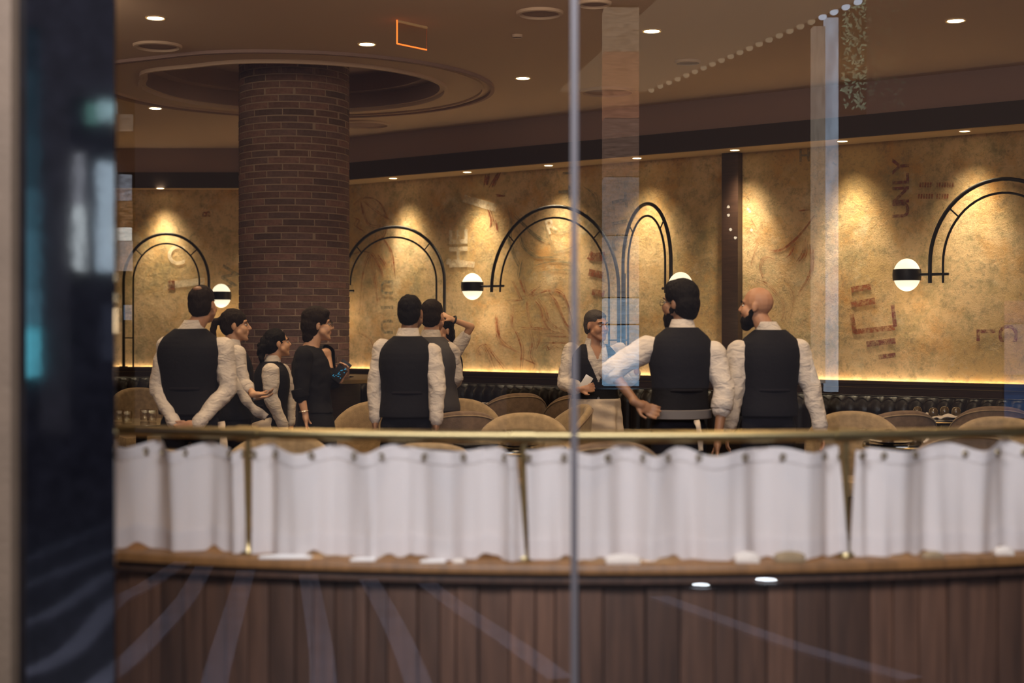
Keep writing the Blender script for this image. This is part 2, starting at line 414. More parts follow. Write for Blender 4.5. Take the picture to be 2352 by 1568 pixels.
ring_trim('ceiling_moulding', 1.70, .035, .02, .018, M['ceil'])
ring_trim('ceiling_moulding', 1.37, .045, .03, .030, M['ceil'])

# brick column
colm = thing('brick_column', 'round floor to ceiling column of thin reddish brown bricks', 'column', (CC.x, CC.y, 0))
CR = .49; CH = .0595; NB = 11; Z0 = .95
MB().lathe([(CR-.005, 0), (CR-.005, CEIL+.295)], (CC.x, CC.y, 0), 48, True).build('mortar', M['mortar'], colm)
def brick_mesh(mm):
    mb = MB(); da = 2*PI/NB-.020; n = 5; h = CH-.0105; vs = []
    for z in (0, h):
        for r in (CR-.02, CR):
            for i in range(n+1):
                a = -da/2+da*i/n; rr_ = r-(.004 if (r == CR and i in (0, n)) else 0); vs.append(V(rr_*math.cos(a), rr_*math.sin(a), z))
    q = n+1; I = lambda z, r, i: z*2*q+r*q+i; fs = []
    for i in range(n): fs += [(I(0,1,i), I(0,1,i+1), I(1,1,i+1), I(1,1,i)), (I(1,1,i), I(1,1,i+1), I(1,0,i+1), I(1,0,i)), (I(0,0,i), I(0,0,i+1), I(0,1,i+1), I(0,1,i))]
    fs += [(I(0,0,0), I(0,1,0), I(1,1,0), I(1,0,0)), (I(0,1,n), I(0,0,n), I(1,0,n), I(1,1,n))]
    mb.add(vs, fs); me = mb.mesh('brick'); me.materials.append(mm); return me
BM = [brick_mesh(M['brick']), brick_mesh(M['brick2'])]
rest = MB(); cam_a = math.atan2(-CC.y, -CC.x); cnt = 0
ncourse = int((CEIL+.295-.01)/CH)
for c in range(ncourse):
    z = c*CH+.004; offs = (c % 2)*PI/NB+(c*2654435761 % 97)/97*.10
    for b in range(NB):
        a = offs+2*PI*b/NB; dl = (a-cam_a+PI) % (2*PI)-PI
        if z >= Z0-.02 and z < CEIL+.13 and abs(dl) < PI/2+.06 and cnt < 300:
            o = bpy.data.objects.new('brick', random.choice(BM)); COL.objects.link(o); o.parent = colm
            j = random.uniform(-.002, .002); o.location = (j*math.cos(a), j*math.sin(a), z); o.rotation_euler = (0, 0, a); cnt += 1
        else:
            Rz = Matrix.Rotation(a, 3, 'Z'); me = BM[0]
            rest.add([Rz@v.co+V(CC.x, CC.y, z) for v in me.vertices], [tuple(p.vertices) for p in me.polygons])
o = rest.build('brick_remainder', M['brick'], colm, smooth=False); o['kind'] = 'stuff'
# counter ring round the column foot
ct = thing('column_counter', 'dark round counter with a brass edge around the foot of the brick column', 'counter', (CC.x, CC.y, 0))
MB().lathe([(CR+.04, .96), (CR+.42, .96), (CR+.42, 1.0), (CR+.04, 1.0)], (CC.x, CC.y, 0), 64).build('counter_top', M['wood_dark'], ct)
MB().lathe([(CR+.425, .965), (CR+.437, .968), (CR+.437, .998), (CR+.425, 1.002)], (CC.x, CC.y, 0), 64).build('counter_edge', M['brass_d'], ct)
MB().lathe([(CR+.10, 0), (CR+.10, .96)], (CC.x, CC.y, 0), 64).build('counter_base', M['wood_dark'], ct)

# dark pilaster on the mural wall
a = wall_at(1663, .05); b = wall_at(1700, .05); c = (a+b)/2
RU = Matrix(((U.x, -U.y, 0), (U.y, U.x, 0), (0, 0, 1)))
struct(MB().box((c.x, c.y, (SOF+WAIN)/2), ((b-a).length/2, .045, (SOF-WAIN)/2-.001), RU).build('trim_7', M['wood_dark'], smooth=False))

# ------------------------------------------------------------------ mural print: lettering and worn drawings on the wall
rust = faded('rust_paint', (.30, .085, .035), .92); grey = faded('grey_paint', (.20, .19, .14), .78); pale = faded('pale_paint', (.95, .84, .66), .75, 9)
purple = faded('plum_paint', (.20, .055, .055), .92, 30); line = faded('rust_line', (.42, .13, .04), .72, 10); gline = faded('green_grey_line', (.17, .18, .12), .6, 10)
def letter(txt, px, py, hpx, rot, m, name='painted_letter', sx=1.0, frontal=False):
    cu = bpy.data.curves.new('t', 'FONT'); cu.body = txt; cu.align_x = 'CENTER'; cu.align_y = 'CENTER'; cu.size = 1; cu.offset = .018
    o = bpy.data.objects.new('t', cu); COL.objects.link(o)
    me = bpy.data.meshes.new_from_object(o.evaluated_get(bpy.context.evaluated_depsgraph_get())); bpy.data.objects.remove(o)
    c = V((px-CX)/F*(YL-.012), YL-.012, CZ+(HY-py)/F*YL) if frontal else WP(px, py, .012)
    s = hpx/F*c.y/.72; R = Matrix.Rotation(rot, 2); u = V(1, 0, 0) if frontal else V(U.x, U.y, 0)
    for v in me.vertices:
        q = R@V(v.co.x*sx, v.co.y); v.co = c+u*(q.x*s)+V(0, 0, q.y*s)
    o = finish(me, name, m, None, smooth=False); o.parent = wall_back; o.matrix_parent_inverse = Matrix.Identity(4); return o
def stroke(lst, m, name, frontal=False, taper=True):
    mb = MB(); rs = random.Random(len(lst)*7+int(lst[0][0][0][0])); full = list(lst)
    if taper:
        for pts, w in lst:
            for _ in range(2):
                dx, dy = rs.uniform(-7, 7), rs.uniform(-4, 4); full.append(([(x+dx+rs.uniform(-2, 2), y+dy+rs.uniform(-2, 2)) for x, y in pts], w*.45))
    for pts, w in full:
        cp = cr([V(x, y, 0) for x, y in pts], 6); n = len(cp); vs = []
        for i, p in enumerate(cp):
            t = (cp[min(i+1, n-1)]-cp[max(i-1, 0)]).normalized(); nn = V(-t.y, t.x, 0); ww = w*.5*((.2+.8*math.sin(PI*min(1, max(0, (i+.4)/(n-.2)))))*.72 if taper else 1)
            for sgn in (1, -1):
                q = p+nn*ww*sgn; vs.append(V((q.x-CX)/F*(YL-.008), YL-.008, CZ+(HY-q.y)/F*YL) if frontal else WP(q.x, q.y, .008))
        mb.add(vs, [(2*i, 2*i+1, 2*i+3, 2*i+2) for i in range(n-1)])
    o = mb.build(name, m, None, smooth=False); o.parent = wall_back; return o
q = PI/2
for ch, y in (('U', 482), ('N', 447), ('L', 412), ('Y', 381)): letter(ch, 2071, y, 40, q, purple)
letter('L', 2262, 768, 44, -q*1.0, purple); letter('C', 2313, 765, 44, q*0-q, purple)
for ch, y in (('U', 660), ('I', 706), ('U', 750)): letter(ch, 887, y, 38, -q, grey)
for ch, y in (('T', 462), ('I', 511), ('C', 555)): letter(ch, 1421, y, 42, -q+.12, grey)
for ch, y in (('E', 545), ('H', 590)): letter(ch, 1055, y, 55, q, pale)
letter('T', 1295, 440, 34, -q, grey); letter('L', 1306, 392, 30, q, grey)
letter('H', 1848, 358, 30, 0, grey)
letter('R', 1265, 520, 34, .4, pale)
letter('C', 405, 588, 44, 0, pale, frontal=True); letter('B', 475, 492, 19, q, rust, frontal=True)
letter('W', 530, 640, 40, q*.9, grey, frontal=True)
bars = [((1955, 665), (2000, 658), 13), ((1955, 700), (2010, 690), 14), ((1956, 722), (1964, 765), 10), ((1962, 762), (2055, 752), 12),
        ((1990, 790), (2057, 782), 13), ((2018, 820), (2057, 815), 11), ((2050, 700), (2056, 750), 9)]
for i, (a, b, w) in enumerate(bars): stroke([([a, ((a[0]+b[0])/2, (a[1]+b[1])/2), b], w)], purple if i > 3 else rust, 'painted_bar', taper=False)
for y, xs in ((424, ((2113, 2145), (2152, 2196))), (450, ((2110, 2148), (2152, 2182)))):
    for a, b in xs: stroke([([(a+k*6, y+6), (a+k*6+1, y-5)], 4) for k in range(int((b-a)/6))], rust, 'painted_words', taper=False)
stroke([([(386, 655), (402, 655)], 22)], rust, 'painted_bar', True, False); stroke([([(386, 655), (470, 645)], 16)], pale, 'painted_bar', True, False)
stroke([([(1065, 455), (1140, 478)], 18), ([(1025, 600), (1090, 608)], 14)], pale, 'painted_bar', taper=False)
stroke([([(1352, 585), (1365, 590), (1390, 588)], 20), ([(1352, 625), (1385, 632)], 16), ([(1360, 670), (1388, 675)], 14)], rust, 'painted_bar', taper=False)
# draped figure beneath the middle arch
stroke([([(1178, 645), (1190, 668), (1200, 690)], 4), ([(1195, 640), (1200, 660), (1212, 682)], 5), ([(1245, 655), (1225, 668), (1212, 682)], 4),
        ([(1215, 683), (1240, 672), (1262, 668), (1285, 672), (1300, 690), (1312, 725), (1318, 760)], 5), ([(1262, 672), (1280, 695), (1290, 720), (1302, 745), (1320, 762)], 6),
        ([(1222, 685), (1240, 705), (1248, 735), (1258, 752), (1275, 762), (1300, 760)], 4), ([(1235, 683), (1252, 705), (1262, 735), (1280, 752), (1305, 762)], 4),
        ([(1212, 690), (1210, 705), (1216, 740), (1222, 752)], 3), ([(1175, 692), (1182, 690), (1202, 689)], 3), ([(1180, 697), (1179, 720), (1176, 745), (1180, 755)], 3),
        ([(1197, 752), (1230, 752), (1265, 757)], 4), ([(1180, 755), (1192, 780), (1197, 805), (1195, 850)], 5), ([(1215, 755), (1222, 790), (1218, 815), (1226, 835)], 4),
        ([(1238, 755), (1240, 780), (1232, 800)], 3), ([(1195, 822), (1210, 828), (1225, 834), (1228, 842), (1222, 852)], 4), ([(1140, 730), (1145, 770), (1155, 790), (1172, 800), (1192, 810)], 6),
        ([(1138, 722), (1142, 760), (1152, 780)], 5), ([(1112, 792), (1125, 815), (1138, 848)], 4), ([(1092, 806), (1104, 816), (1098, 800), (1115, 790), (1130, 810), (1150, 845)], 3),
        ([(1120, 800), (1140, 825), (1158, 848)], 3), ([(1242, 787), (1310, 788)], 3), ([(1246, 800), (1256, 794), (1262, 803), (1272, 794), (1284, 800)], 3), ([(1248, 765), (1310, 766)], 2), ([(1246, 772), (1310, 773)], 3)], line, 'painted_drapery')
stroke([([(1165, 480), (1172, 510), (1168, 550), (1180, 590), (1190, 612)], 7), ([(1180, 495), (1205, 520), (1232, 545), (1262, 558)], 8), ([(1195, 540), (1205, 570), (1230, 590), (1262, 592), (1300, 590)], 6),
        ([(1252, 520), (1260, 550), (1272, 578)], 4), ([(1254, 522), (1280, 535), (1310, 528)], 3), ([(1272, 580), (1300, 572), (1318, 566)], 4), ([(1230, 610), (1270, 600), (1320, 605)], 5),
        ([(1240, 625), (1280, 618), (1320, 622)], 3), ([(1200, 595), (1192, 640)], 4), ([(1342, 430), (1362, 445), (1370, 470)], 3)], gline, 'painted_drapery')
stroke([([(812, 470), (830, 455), (855, 455), (875, 470), (888, 500)], 3), ([(828, 462), (835, 490), (850, 515), (885, 520)], 4), ([(812, 500), (825, 505), (820, 520), (835, 530)], 4),
        ([(835, 462), (862, 485), (895, 505)], 3), ([(806, 585), (830, 578), (850, 582), (842, 600), (832, 640), (826, 720)], 3), ([(852, 582), (870, 610), (880, 640)], 5), ([(850, 590), (862, 650), (868, 700)], 3),
        ([(880, 545), (900, 580), (908, 640)], 5), ([(856, 560), (880, 545), (888, 520)], 4), ([(868, 585), (878, 600), (884, 612)], 5), ([(812, 760), (850, 780), (858, 810)], 2)], line, 'painted_drapery')
stroke([([(1870, 495), (1845, 530), (1815, 560), (1790, 575), (1765, 574)], 8), ([(1825, 560), (1818, 580), (1805, 592)], 5), ([(1850, 545), (1848, 580), (1835, 600)], 7), ([(1852, 482), (1835, 484)], 5),
        ([(1725, 502), (1735, 520), (1748, 530)], 2), ([(1742, 532), (1735, 570), (1724, 610)], 2), ([(1735, 640), (1765, 655), (1800, 700), (1795, 740)], 3), ([(1860, 560), (1862, 620), (1830, 680)], 6), ([(1785, 600), (1760, 590), (1745, 610), (1752, 640)], 4),
        ([(1805, 640), (1822, 680), (1815, 730)], 3)], line, 'painted_drapery')
stroke([([(1122, 400), (1118, 425)], 12), ([(1145, 395), (1130, 430)], 8), ([(1140, 448), (1160, 450)], 6), ([(1120, 480), (1128, 505), (1125, 520)], 7), ([(1138, 505), (1142, 530)], 5)], rust, 'painted_stain')

# ------------------------------------------------------------------ banquette along both walls
bq = thing('banquette', 'long black tufted leather banquette running along the mural wall', 'banquette', (2.0, 12.6, 0))
mb = MB(); pts = wseg(.10); off = wseg(.20)
def run(off0, fn, nseg, i0, i1, step):
    pass
A_ = wseg(.11)
SC = 0
def channel_back(seg, parent):
    a, b = A_[seg], A_[seg+1]; L = (b-a).length; u = (b-a)/L; n = V(u.y, -u.x)
    if n.y > 0: n = -n
    N = int(L/.125); mb = MB()
    def fn(s, t):
        x = s*L; ph = (x/.125) % 1; bul = .045*math.sqrt(max(0, 1-(2*ph-1)**2))
        z = .44+.385*t; roll = .0 if t < .9 else (t-.9)/.1*.07
        p = a+u*x+n*(.10+bul*(1-.25*t)-roll); return V(p.x, p.y, z+.012*math.sqrt(max(0, 1-(2*ph-1)**2))*(t > .9))
    mb.grid(fn, N*6, 6)
    mb.build('back_cushion', M['leather'], parent, fixn=True)
    bt = MB(); bt.tube([V(*(a+u*(i*L/N/2)+n*(.085+.012*(i % 2))), .836+.004*(i % 2)) for i in range(2*N+1)], .006, 6); bt.build('top_piping', M['leather'], parent)
    st = MB(); c = a+u*(L/2)+n*.40; st.box((c.x, c.y, .36), (L/2-.25, .28, .08), Matrix(((u.x, -u.y, 0), (u.y, u.x, 0), (0, 0, 1))), .03); st.build('seat', M['leather'], parent)
    bs = MB(); c = a+u*(L/2)+n*.30; bs.box((c.x, c.y, .14), (L/2-.2, .26, .14), Matrix(((u.x, -u.y, 0), (u.y, u.x, 0), (0, 0, 1)))); bs.build('base', M['wood_dark'], parent, smooth=False)
channel_back(0, bq); channel_back(1, bq)

# LED strip washing the foot of the mural
for i in range(2):
    a, b = wseg(.018)[i], wseg(.018)[i+1]; u = (b-a); 
    o = MB().box(((a.x+b.x)/2, (a.y+b.y)/2, WAIN-.010), (u.length/2-.02, .010, .004), Matrix(((u.normalized().x, -u.normalized().y, 0), (u.normalized().y, u.normalized().x, 0), (0, 0, 1)))).build('led_strip', M['led'], smooth=False)
    tag(o, ['warm light strip along the foot of the mural left of the brick column', 'warm light strip along the foot of the mural right of the brick column'][i], 'light strip')

# ------------------------------------------------------------------ downlights
def downlight(p, r, lab, m, group):
    t = thing('downlight', lab, 'ceiling light', p, group)
    MB().lathe([(r*1.0, -.001), (r*1.22, -.006), (r*1.25, 0)], p, 28).build('trim_ring', M['soffit'], t)
    MB().lathe([(.0005, -.004), (r, -.004), (r, 0)], p, 28).build('lens', m, t)
    return t
soffit_px = [(368, 'first soffit light, left of the brick column'), (903, 'small soffit light just right of the brick column'), (1073, 'soffit light above the left end of the middle arch lamp'),
             (1260, 'soffit light left of the glass joint'), (1463, 'soffit light between the two central arches'), (1688, 'soffit light above the dark pilaster'),
             (1935, 'soffit light right of the dark pilaster'), (2216, 'rightmost soffit light above the mural')]
for px, lab in soffit_px + [(640, None), (2520, None), (120, None)]:
    if px < 650: p = V((px-CX)/F*17.50, 17.50); aim_n = V(0, 1)
    else: p = wall_at(px, .27); aim_n = -NRM
    loc = (p.x, p.y, SOF-.001)
    if lab: downlight(loc, .042, lab, M['lens_s'], 'soffit lights over the mural')
    w = (aim_n*.14)
    if px < 2400: 
        e_ = 1 if px > 650 else .8
        light('SPOT', 'wall_washer', (p.x, p.y, SOF-.02), 36*e_, (1, .80, .50), (p.x+w.x*1.0, p.y+w.y*1.0, SOF-1.0), spot_size=math.radians(84), spot_blend=1.0, shadow_soft_size=.06)
        light('SPOT', 'wall_washer_beam', (p.x, p.y, SOF-.02), 115*e_, (1, .80, .50), (p.x+w.x*1.3, p.y+w.y*1.3, SOF-1.0), spot_size=math.radians(56), spot_blend=1.0, shadow_soft_size=.06)
ceil_px = [(357, 41, 'large ceiling downlight at the upper left, in front of the ring'), (843, 101, 'ceiling downlight beside the orange edged exit sign'), (1201, 179, 'ceiling downlight right of the circular ceiling ring'),
           (357, 248, 'ceiling downlight behind the left of the ceiling ring'), (1497, 71, 'ceiling downlight right of the glass joint'), (2195, 47, 'ceiling downlight at the far upper right')]
for px, py, lab in ceil_px:
    d = 2.14*F/(HY-py); p = P(px, py, d); p.z = CEIL-.001
    downlight(p, .055, lab, M['lens'], 'downlights in the main ceiling')
    light('SPOT', 'downlight_beam', (p.x, p.y, CEIL-.03), 60, WARM, None, spot_size=math.radians(105), spot_blend=.6, shadow_soft_size=.06)
# the same lamps go on over the part of the room nearer the window (above the frame)
for x, y, e in ((-3.2, 7.6, 75), (-1.2, 7.2, 110), (.7, 7.4, 110), (2.4, 7.0, 75), (-1.9, 9.3, 60), (.2, 9.5, 60), (-1.4, 5.4, 60), (1.2, 5.4, 60), (-5, 12, 60), (2.6, 9.2, 40)):
    light('SPOT', 'downlight_beam', (x, y, CEIL-.03), e, WARM, None, spot_size=math.radians(115), spot_blend=.6, shadow_soft_size=.08)

# broad warm fill lights added above the frame to brighten the walls
light('AREA', 'wall_fill_light', (.8, 7.6, CEIL-.05), 50, (1, .76, .48), (1.6, 13.5, 1.2), shape='RECTANGLE', size=5, size_y=.8)
light('AREA', 'wall_fill_light', (-4.2, 9.5, CEIL-.05), 22, (1, .76, .48), (-3.6, 17, 1.2), shape='RECTANGLE', size=3, size_y=.8)
# ceiling speakers and vents
def disc(px, py, wpx, lab, name='ceiling_speaker', cat='speaker', grill=False):
    d = 2.14*F/(HY-py); p = P(px, py, d); p.z = CEIL; r = wpx/2/F*d
    t = thing(name, lab, cat, p)
    MB().lathe([(r, 0), (r*.97, -.018), (r*.86, -.022), (r*.84, 0)], p, 40).build('rim', M['ceil'], t)
    MB().lathe([(.001, -.006), (r*.76, -.006), (r*.80, -.002)], p, 40).build('grille', M['fascia'] if not grill else M['cornice'], t)
disc(1395, 209, 132, 'round ceiling speaker with a dark rim, right of the glass joint')
disc(362, 104, 112, 'round ceiling speaker at the upper left of the ring')
disc(835, 284, 128, 'round slotted air vent behind the brick column', 'ceiling_vent', 'vent')
disc(1240, 28, 110, 'faint round ceiling speaker left of the glass joint near the top edge')
disc(1188, 80, 26, 'tiny round smoke detector on the ceiling', 'smoke_detector', 'detector')
disc(1365, 6, 80, 'round ceiling speaker at the top edge right of the glass joint')
disc(1580, 140, 60, 'faint round ceiling cover right of the centre', 'ceiling_cover', 'cover')
# exit sign: clear panel glowing orange along its edges
a = P(912, 47, 10.2); b = P(980, 60, 10.43); a.z = b.z = CEIL
t = thing('exit_sign', 'clear hanging sign panel with glowing orange edges below the ceiling', 'sign', ((a.x+b.x)/2, (a.y+b.y)/2, CEIL))
or_ = mat('orange_edge_glow', (.8, .2, .05), .4, emis=(1, .16, .02), estr=1.6); org2 = mat('dim_orange_edge', (.4, .12, .05), .4, emis=(1, .2, .05), estr=.02)
e = (b-a).normalized(); dn = V(0, 0, -.165)
MB().add([a, b, b+dn, a+dn], [(0, 1, 2, 3)]).build('panel', glass_mat('acrylic', .03, (.96, .93, .9)), t, smooth=False, solid=.006)
MB().tube([a, a+dn], .0055, 6).build('left_edge', or_, t); MB().tube([a+dn, b+dn], .0055, 6).build('bottom_edge', or_, t); MB().tube([b, b+dn], .003, 6).build('right_edge', org2, t)
MB().tube([a+V(0, 0, -.006), b+V(0, 0, -.006)], .012, 8).build('mount', M['soffit'], t)

# ------------------------------------------------------------------ arch lamps
def arch_lamp(label, base_px, base_off, left_px, right_px, top_py, end, end_py, globe_px, globe_py, leg_bottom=None, adir=None, legpx=None, free=None):
    """two concentric black tubes bent into an arch; one leg stands on the banquette, the free end carries the globe"""
    pass
def lamp(label, A, ua, wd, ztop, foot, globe_side, zend, gz, gap=.115, gdist=.20, both=False):
    """A: plan point of the standing leg, ua: plan direction to the free end, wd: arch width, ztop: crown"""
    A = Vector(A); ua = Vector(ua).normalized(); t = thing('arch_lamp', label, 'lamp', (A.x, A.y, foot))
    def arch(w, zt, zl, zr, inset, r, name):
        rad = wd/2; pts = []
        h = min(rad*1.12, ztop-zend-.02)-inset
        zc = ztop-inset-h
        pts.append((inset, zl))
        k = 8
        for i in range(k): pts.append((inset, zl+(zc-zl)*(i+1)/k*.999))
        n = 28
        for i in range(1, n): a = PI*i/n; pts.append((rad-(rad-inset)*math.cos(a), zc+h*math.sin(a)))
        pts.append((wd-inset, zc)); pts.append((wd-inset, zr))
        MB().tube([V(A.x+ua.x*s, A.y+ua.y*s, z) for s, z in pts], r, 10).build(name, M['black'], t)
        return rad, zc, h
    rad, zc, h = arch(wd, ztop, foot, zend, 0, .0175, 'outer_tube'); arch(wd, ztop, foot, zend, gap, .0105, 'inner_tube')
    for a in (PI*.24, PI*.76):
        q0 = V(rad-rad*math.cos(a), zc+h*math.sin(a)); q1 = V(rad-(rad-gap)*math.cos(a), zc+(h-gap)*math.sin(a))
        MB().tube([V(A.x+ua.x*q.x, A.y+ua.y*q.x, q.y) for q in (q0, q1)], .007, 6).build('spacer', M['black'], t)
    MB().tube([V(A.x+ua.x*s, A.y+ua.y*s, foot+.35) for s in (0, gap)], .007, 6).build('spacer', M['black'], t)
    f = wd; zb = gz
    c = V(A.x+ua.x*(f+gdist), A.y+ua.y*(f+gdist), gz)
    MB().tube([V(A.x+ua.x*(f-gap-.05), A.y+ua.y*(f-gap-.05), zb), c], .0125, 10).build('cross_bar', M['black'], t)
    g = MB().ell(c, (.116, .116, .142), n=36, m=24).build('globe', M['globe'], t)
    MB().lathe([(.104, -.050), (.119, -.048), (.1225, 0), (.119, .048), (.104, .050)], c, 40).build('globe_band', M['black'], t)
    MB().lathe([(.0005, foot+.0), (.05, foot), (.05, foot+.012), (.0005, foot+.013)], (A.x, A.y, 0), 20).build('foot_plate', M['black'], t)
    light('POINT', 'globe_light', c+V(0, 0, -.30)+V(-.25*0, -.0, 0), 3, WARM, None, shadow_soft_size=.12)
    return t
def zof(py, d): return CZ+(HY-py)/F*d
Fz = WAIN-.13
# frontal left lamp
yA = YL-.28
xa = (284-CX)/F*yA; xb = (480-CX)/F*yA
lamp('arch lamp left of the brick column, globe half hidden by a man\'s head', (xa, yA), (1, 0), xb-xa, zof(537, yA), WAIN, 1, zof(672, yA)-.08, zof(679, yA), gdist=.145)
# lamp right of the column: standing leg to the right, free end to the left behind the column
a = wall_at(1021, .28); b = wall_at(788, .28)
lamp('arch lamp emerging from behind the right of the brick column', a, b-a, (b-a).length, zof(521, (a.y+b.y)/2), WAIN, -1, zof(655, b.y), zof(668, b.y))
# middle lamp: leg at 1424, free end left at 1128, globe 1085
a = wall_at(1421, .28); b = wall_at(1129, .28); g = wall_at(1085, .28)
lamp('wide arch lamp in the middle, its banded globe left of centre', a, b-a, (b-a).length, zof(474, (a.y+b.y)/2), WAIN, -1, zof(671, b.y), zof(657, b.y), gdist=(g-b).length)
# lamp turned towards the room
a = wall_at(1431, .27); t_ = (1541-CX)/F; dB = a.y-.95; bx = t_*dB
b = V(bx, dB)
lamp('narrow looking arch lamp turned towards the room, globe above the bearded man', a, b-a, (b-a).length, zof(468, (a.y+b.y)/2), WAIN, 1, zof(672, b.y), zof(660, b.y-.2), gdist=.19)
# right lamp, leg outside the frame
a = wall_at(2478, .28); b = wall_at(2136, .28); g = wall_at(2083, .28)
lamp('arch lamp at the right edge with its globe on the left', a, b-a, (b-a).length, zof(411, (a.y+b.y)/2), WAIN, -1, zof(650, b.y), zof(630, b.y), gdist=(g-b).length)
# slim post beside the middle lamps
a = wall_at(1434, .20)
o = MB().box((a.x, a.y, (zof(628, a.y)+WAIN)/2), (.012, .012, (zof(628, a.y)-WAIN)/2)).build('slim_post', M['black'], smooth=False); tag(o, 'slim straight black post beside the foot of the two central arch lamps', 'post')
# ------------------------------------------------------------------ shop window
XL = (265-CX)/F*GY; XJ = (1319-CX)/F*GY
struct(MB().box(((XL+XJ)/2, GY, 1.9), ((XJ-XL)/2-.009, .005, 1.9)).build('window_1', M['wglass'], smooth=False))
struct(MB().box(((XJ+3.2)/2, GY, 1.9), ((3.2-XJ)/2-.009, .005, 1.9)).build('window_2', M['wglass'], smooth=False))
struct(MB().box((XJ, GY, 1.9), (.0088, .006, 1.9), bev=.002).build('trim_8', M['joint']))
xe = (28-CX)/F*GY
xs = (80-CX)/F*GY
struct(MB().box(((XL+xs)/2-.001, GY+.008, 1.9), ((XL-xs)/2-.001, .008, 1.9)).build('trim_9', M['granite'], smooth=False))
struct(MB().box(((xs+xe)/2, GY+.008, 1.9), ((xs-xe)/2-.001, .008, 1.9)).build('trim_10', M['granite'], smooth=False))
xt = (26-CX)/F*(GY-.06)
struct(MB().box((xt-1.5, GY+.10, 2.0), (1.5, .16, 2.0), bev=.006).build('trim_11', M['tan_stone']))

# ------------------------------------------------------------------ low curved partition with brass rail and cafe curtains
X0, PR, PD = .29, 4.6, 4.5
def arc(X, off=0.0):
    "plan point on the partition arc; off > 0 lies towards the street"
    th = math.asin((X-X0)/PR); r = PR+off; return V(X0+r*math.sin(th), PD+PR-r*math.cos(th))
def arcpx(px, off=0.0):
    X = (px-CX)/F*PD
    for _ in range(8):
        p = arc(X, off); X = X+((px-CX)/F*p.y-p.x)
    return X
LZ = CZ-.72; RZ = CZ-.339; GZ = CZ-.402
part = thing('partition', 'low curved timber partition with an oak ledge behind the shop window', 'partition', (.3, 4.5, 0))
xs_ = [-1.9+4.6*i/60 for i in range(61)]
def arc_slab(o0, o1, z0, z1, name, m, parent, rnd=0):
    mb = MB(); R = []
    for X in xs_:
        a, b = arc(X, o0), arc(X, o1); e = rnd
        R.append([V(a.x, a.y, z0), V(b.x, b.y, z0+e), V(b.x, b.y, z1-e), V(*(b+(a-b).normalized()*e), z1) if e else V(b.x, b.y, z1), V(a.x, a.y, z1)])
    return mb.rings(R).build(name, m, parent, fixn=True)
arc_slab(-.22, .10, LZ-.032, LZ, 'ledge', M['wood_ledge'], part, .006)
arc_slab(-.20, .085, LZ-.060, LZ-.0325, 'ledge_moulding', M['plank'], part, .003)
arc_slab(-.18, .035, 0, LZ-.061, 'core', M['wood_dark'], part)
seams = [180, 240, 300, 345, 372, 425, 470, 520, 572, 620, 680, 720, 770, 815, 845, 890, 960, 1010, 1048, 1100, 1170, 1230, 1275, 1330, 1385, 1482, 1560, 1640, 1690, 1760, 1825, 1900, 1998, 2050, 2110, 2175, 2220, 2290, 2345, 2420, 2500, 2580, 2650, 2730, 2820, 2900]
for i in range(len(seams)-1):
    xa, xb = arcpx(seams[i], .05), arcpx(seams[i+1], .05); a, b = arc(xa, .036), arc(xb, .036); u = (b-a); L = u.length; u.normalize(); c = (a+b)/2; n = V(u.y, -u.x)
    if n.y > 0: n = -n
    th = random.uniform(.008, .013)
    c2 = c+n*th; MB().box((c2.x, c2.y, (LZ-.062)/2), (L/2-.0022, th, (LZ-.062)/2-.001), Matrix(((u.x, -u.y, 0), (u.y, u.x, 0), (0, 0, 1))), .002).build('plank', M['plank'], part)
rail = thing('brass_rail', 'brushed brass curtain rail on brass posts along the top of the partition', 'rail', (.3, 4.5, LZ))
MB().tube([V(*arc(X), RZ) for X in xs_], .0185, 16).build('rail_tube', M['brass'], rail)
MB().tube([V(*arc(X, -.045), GZ) for X in xs_], .0018, 8).build('curtain_wire', M['brass_d'], rail)
for px in (570, 1203, 1943, 2660):
    X = arcpx(px, 0); a = arc(X, 0)
    MB().tube([V(a.x, a.y, LZ+.001), V(a.x, a.y, RZ-.012)], .0095, 12).build('post', M['brass_d'], rail)
    MB().lathe([(.026, LZ+.001), (.026, LZ+.010), (.014, LZ+.022), (.0125, LZ+.05), (.0125, LZ+.055)], (a.x, a.y, 0), 24).build('post_foot', M['brass'], rail)
    b, c = arc(X-.035), arc(X+.035)
    MB().tube([V(*b, RZ), V(*c, RZ)], .0225, 16).build('rail_collar', M['brass'], rail)
grom = [[255, 275, 343, 382, 434, 535, 562], [590, 640, 722, 819, 880, 978, 1065, 1162, 1192], [1213, 1297, 1395, 1477, 1530, 1604, 1706, 1793, 1888, 1925], [1975, 2022, 2095, 2210, 2283, 2342, 2410, 2500, 2590]]
ends = [(238, 563, 250, 574), (585, 1188, 586, 1208), (1208, 1922, 1216, 1944), (1962, 2640, 1950, 2640)]
clab = ['white cafe curtain left of the first brass post', 'white cafe curtain between the first and second brass posts', 'wide white cafe curtain right of the second brass post, crossed by the glass joint', 'white cafe curtain at the right edge beyond the V shaped gap']
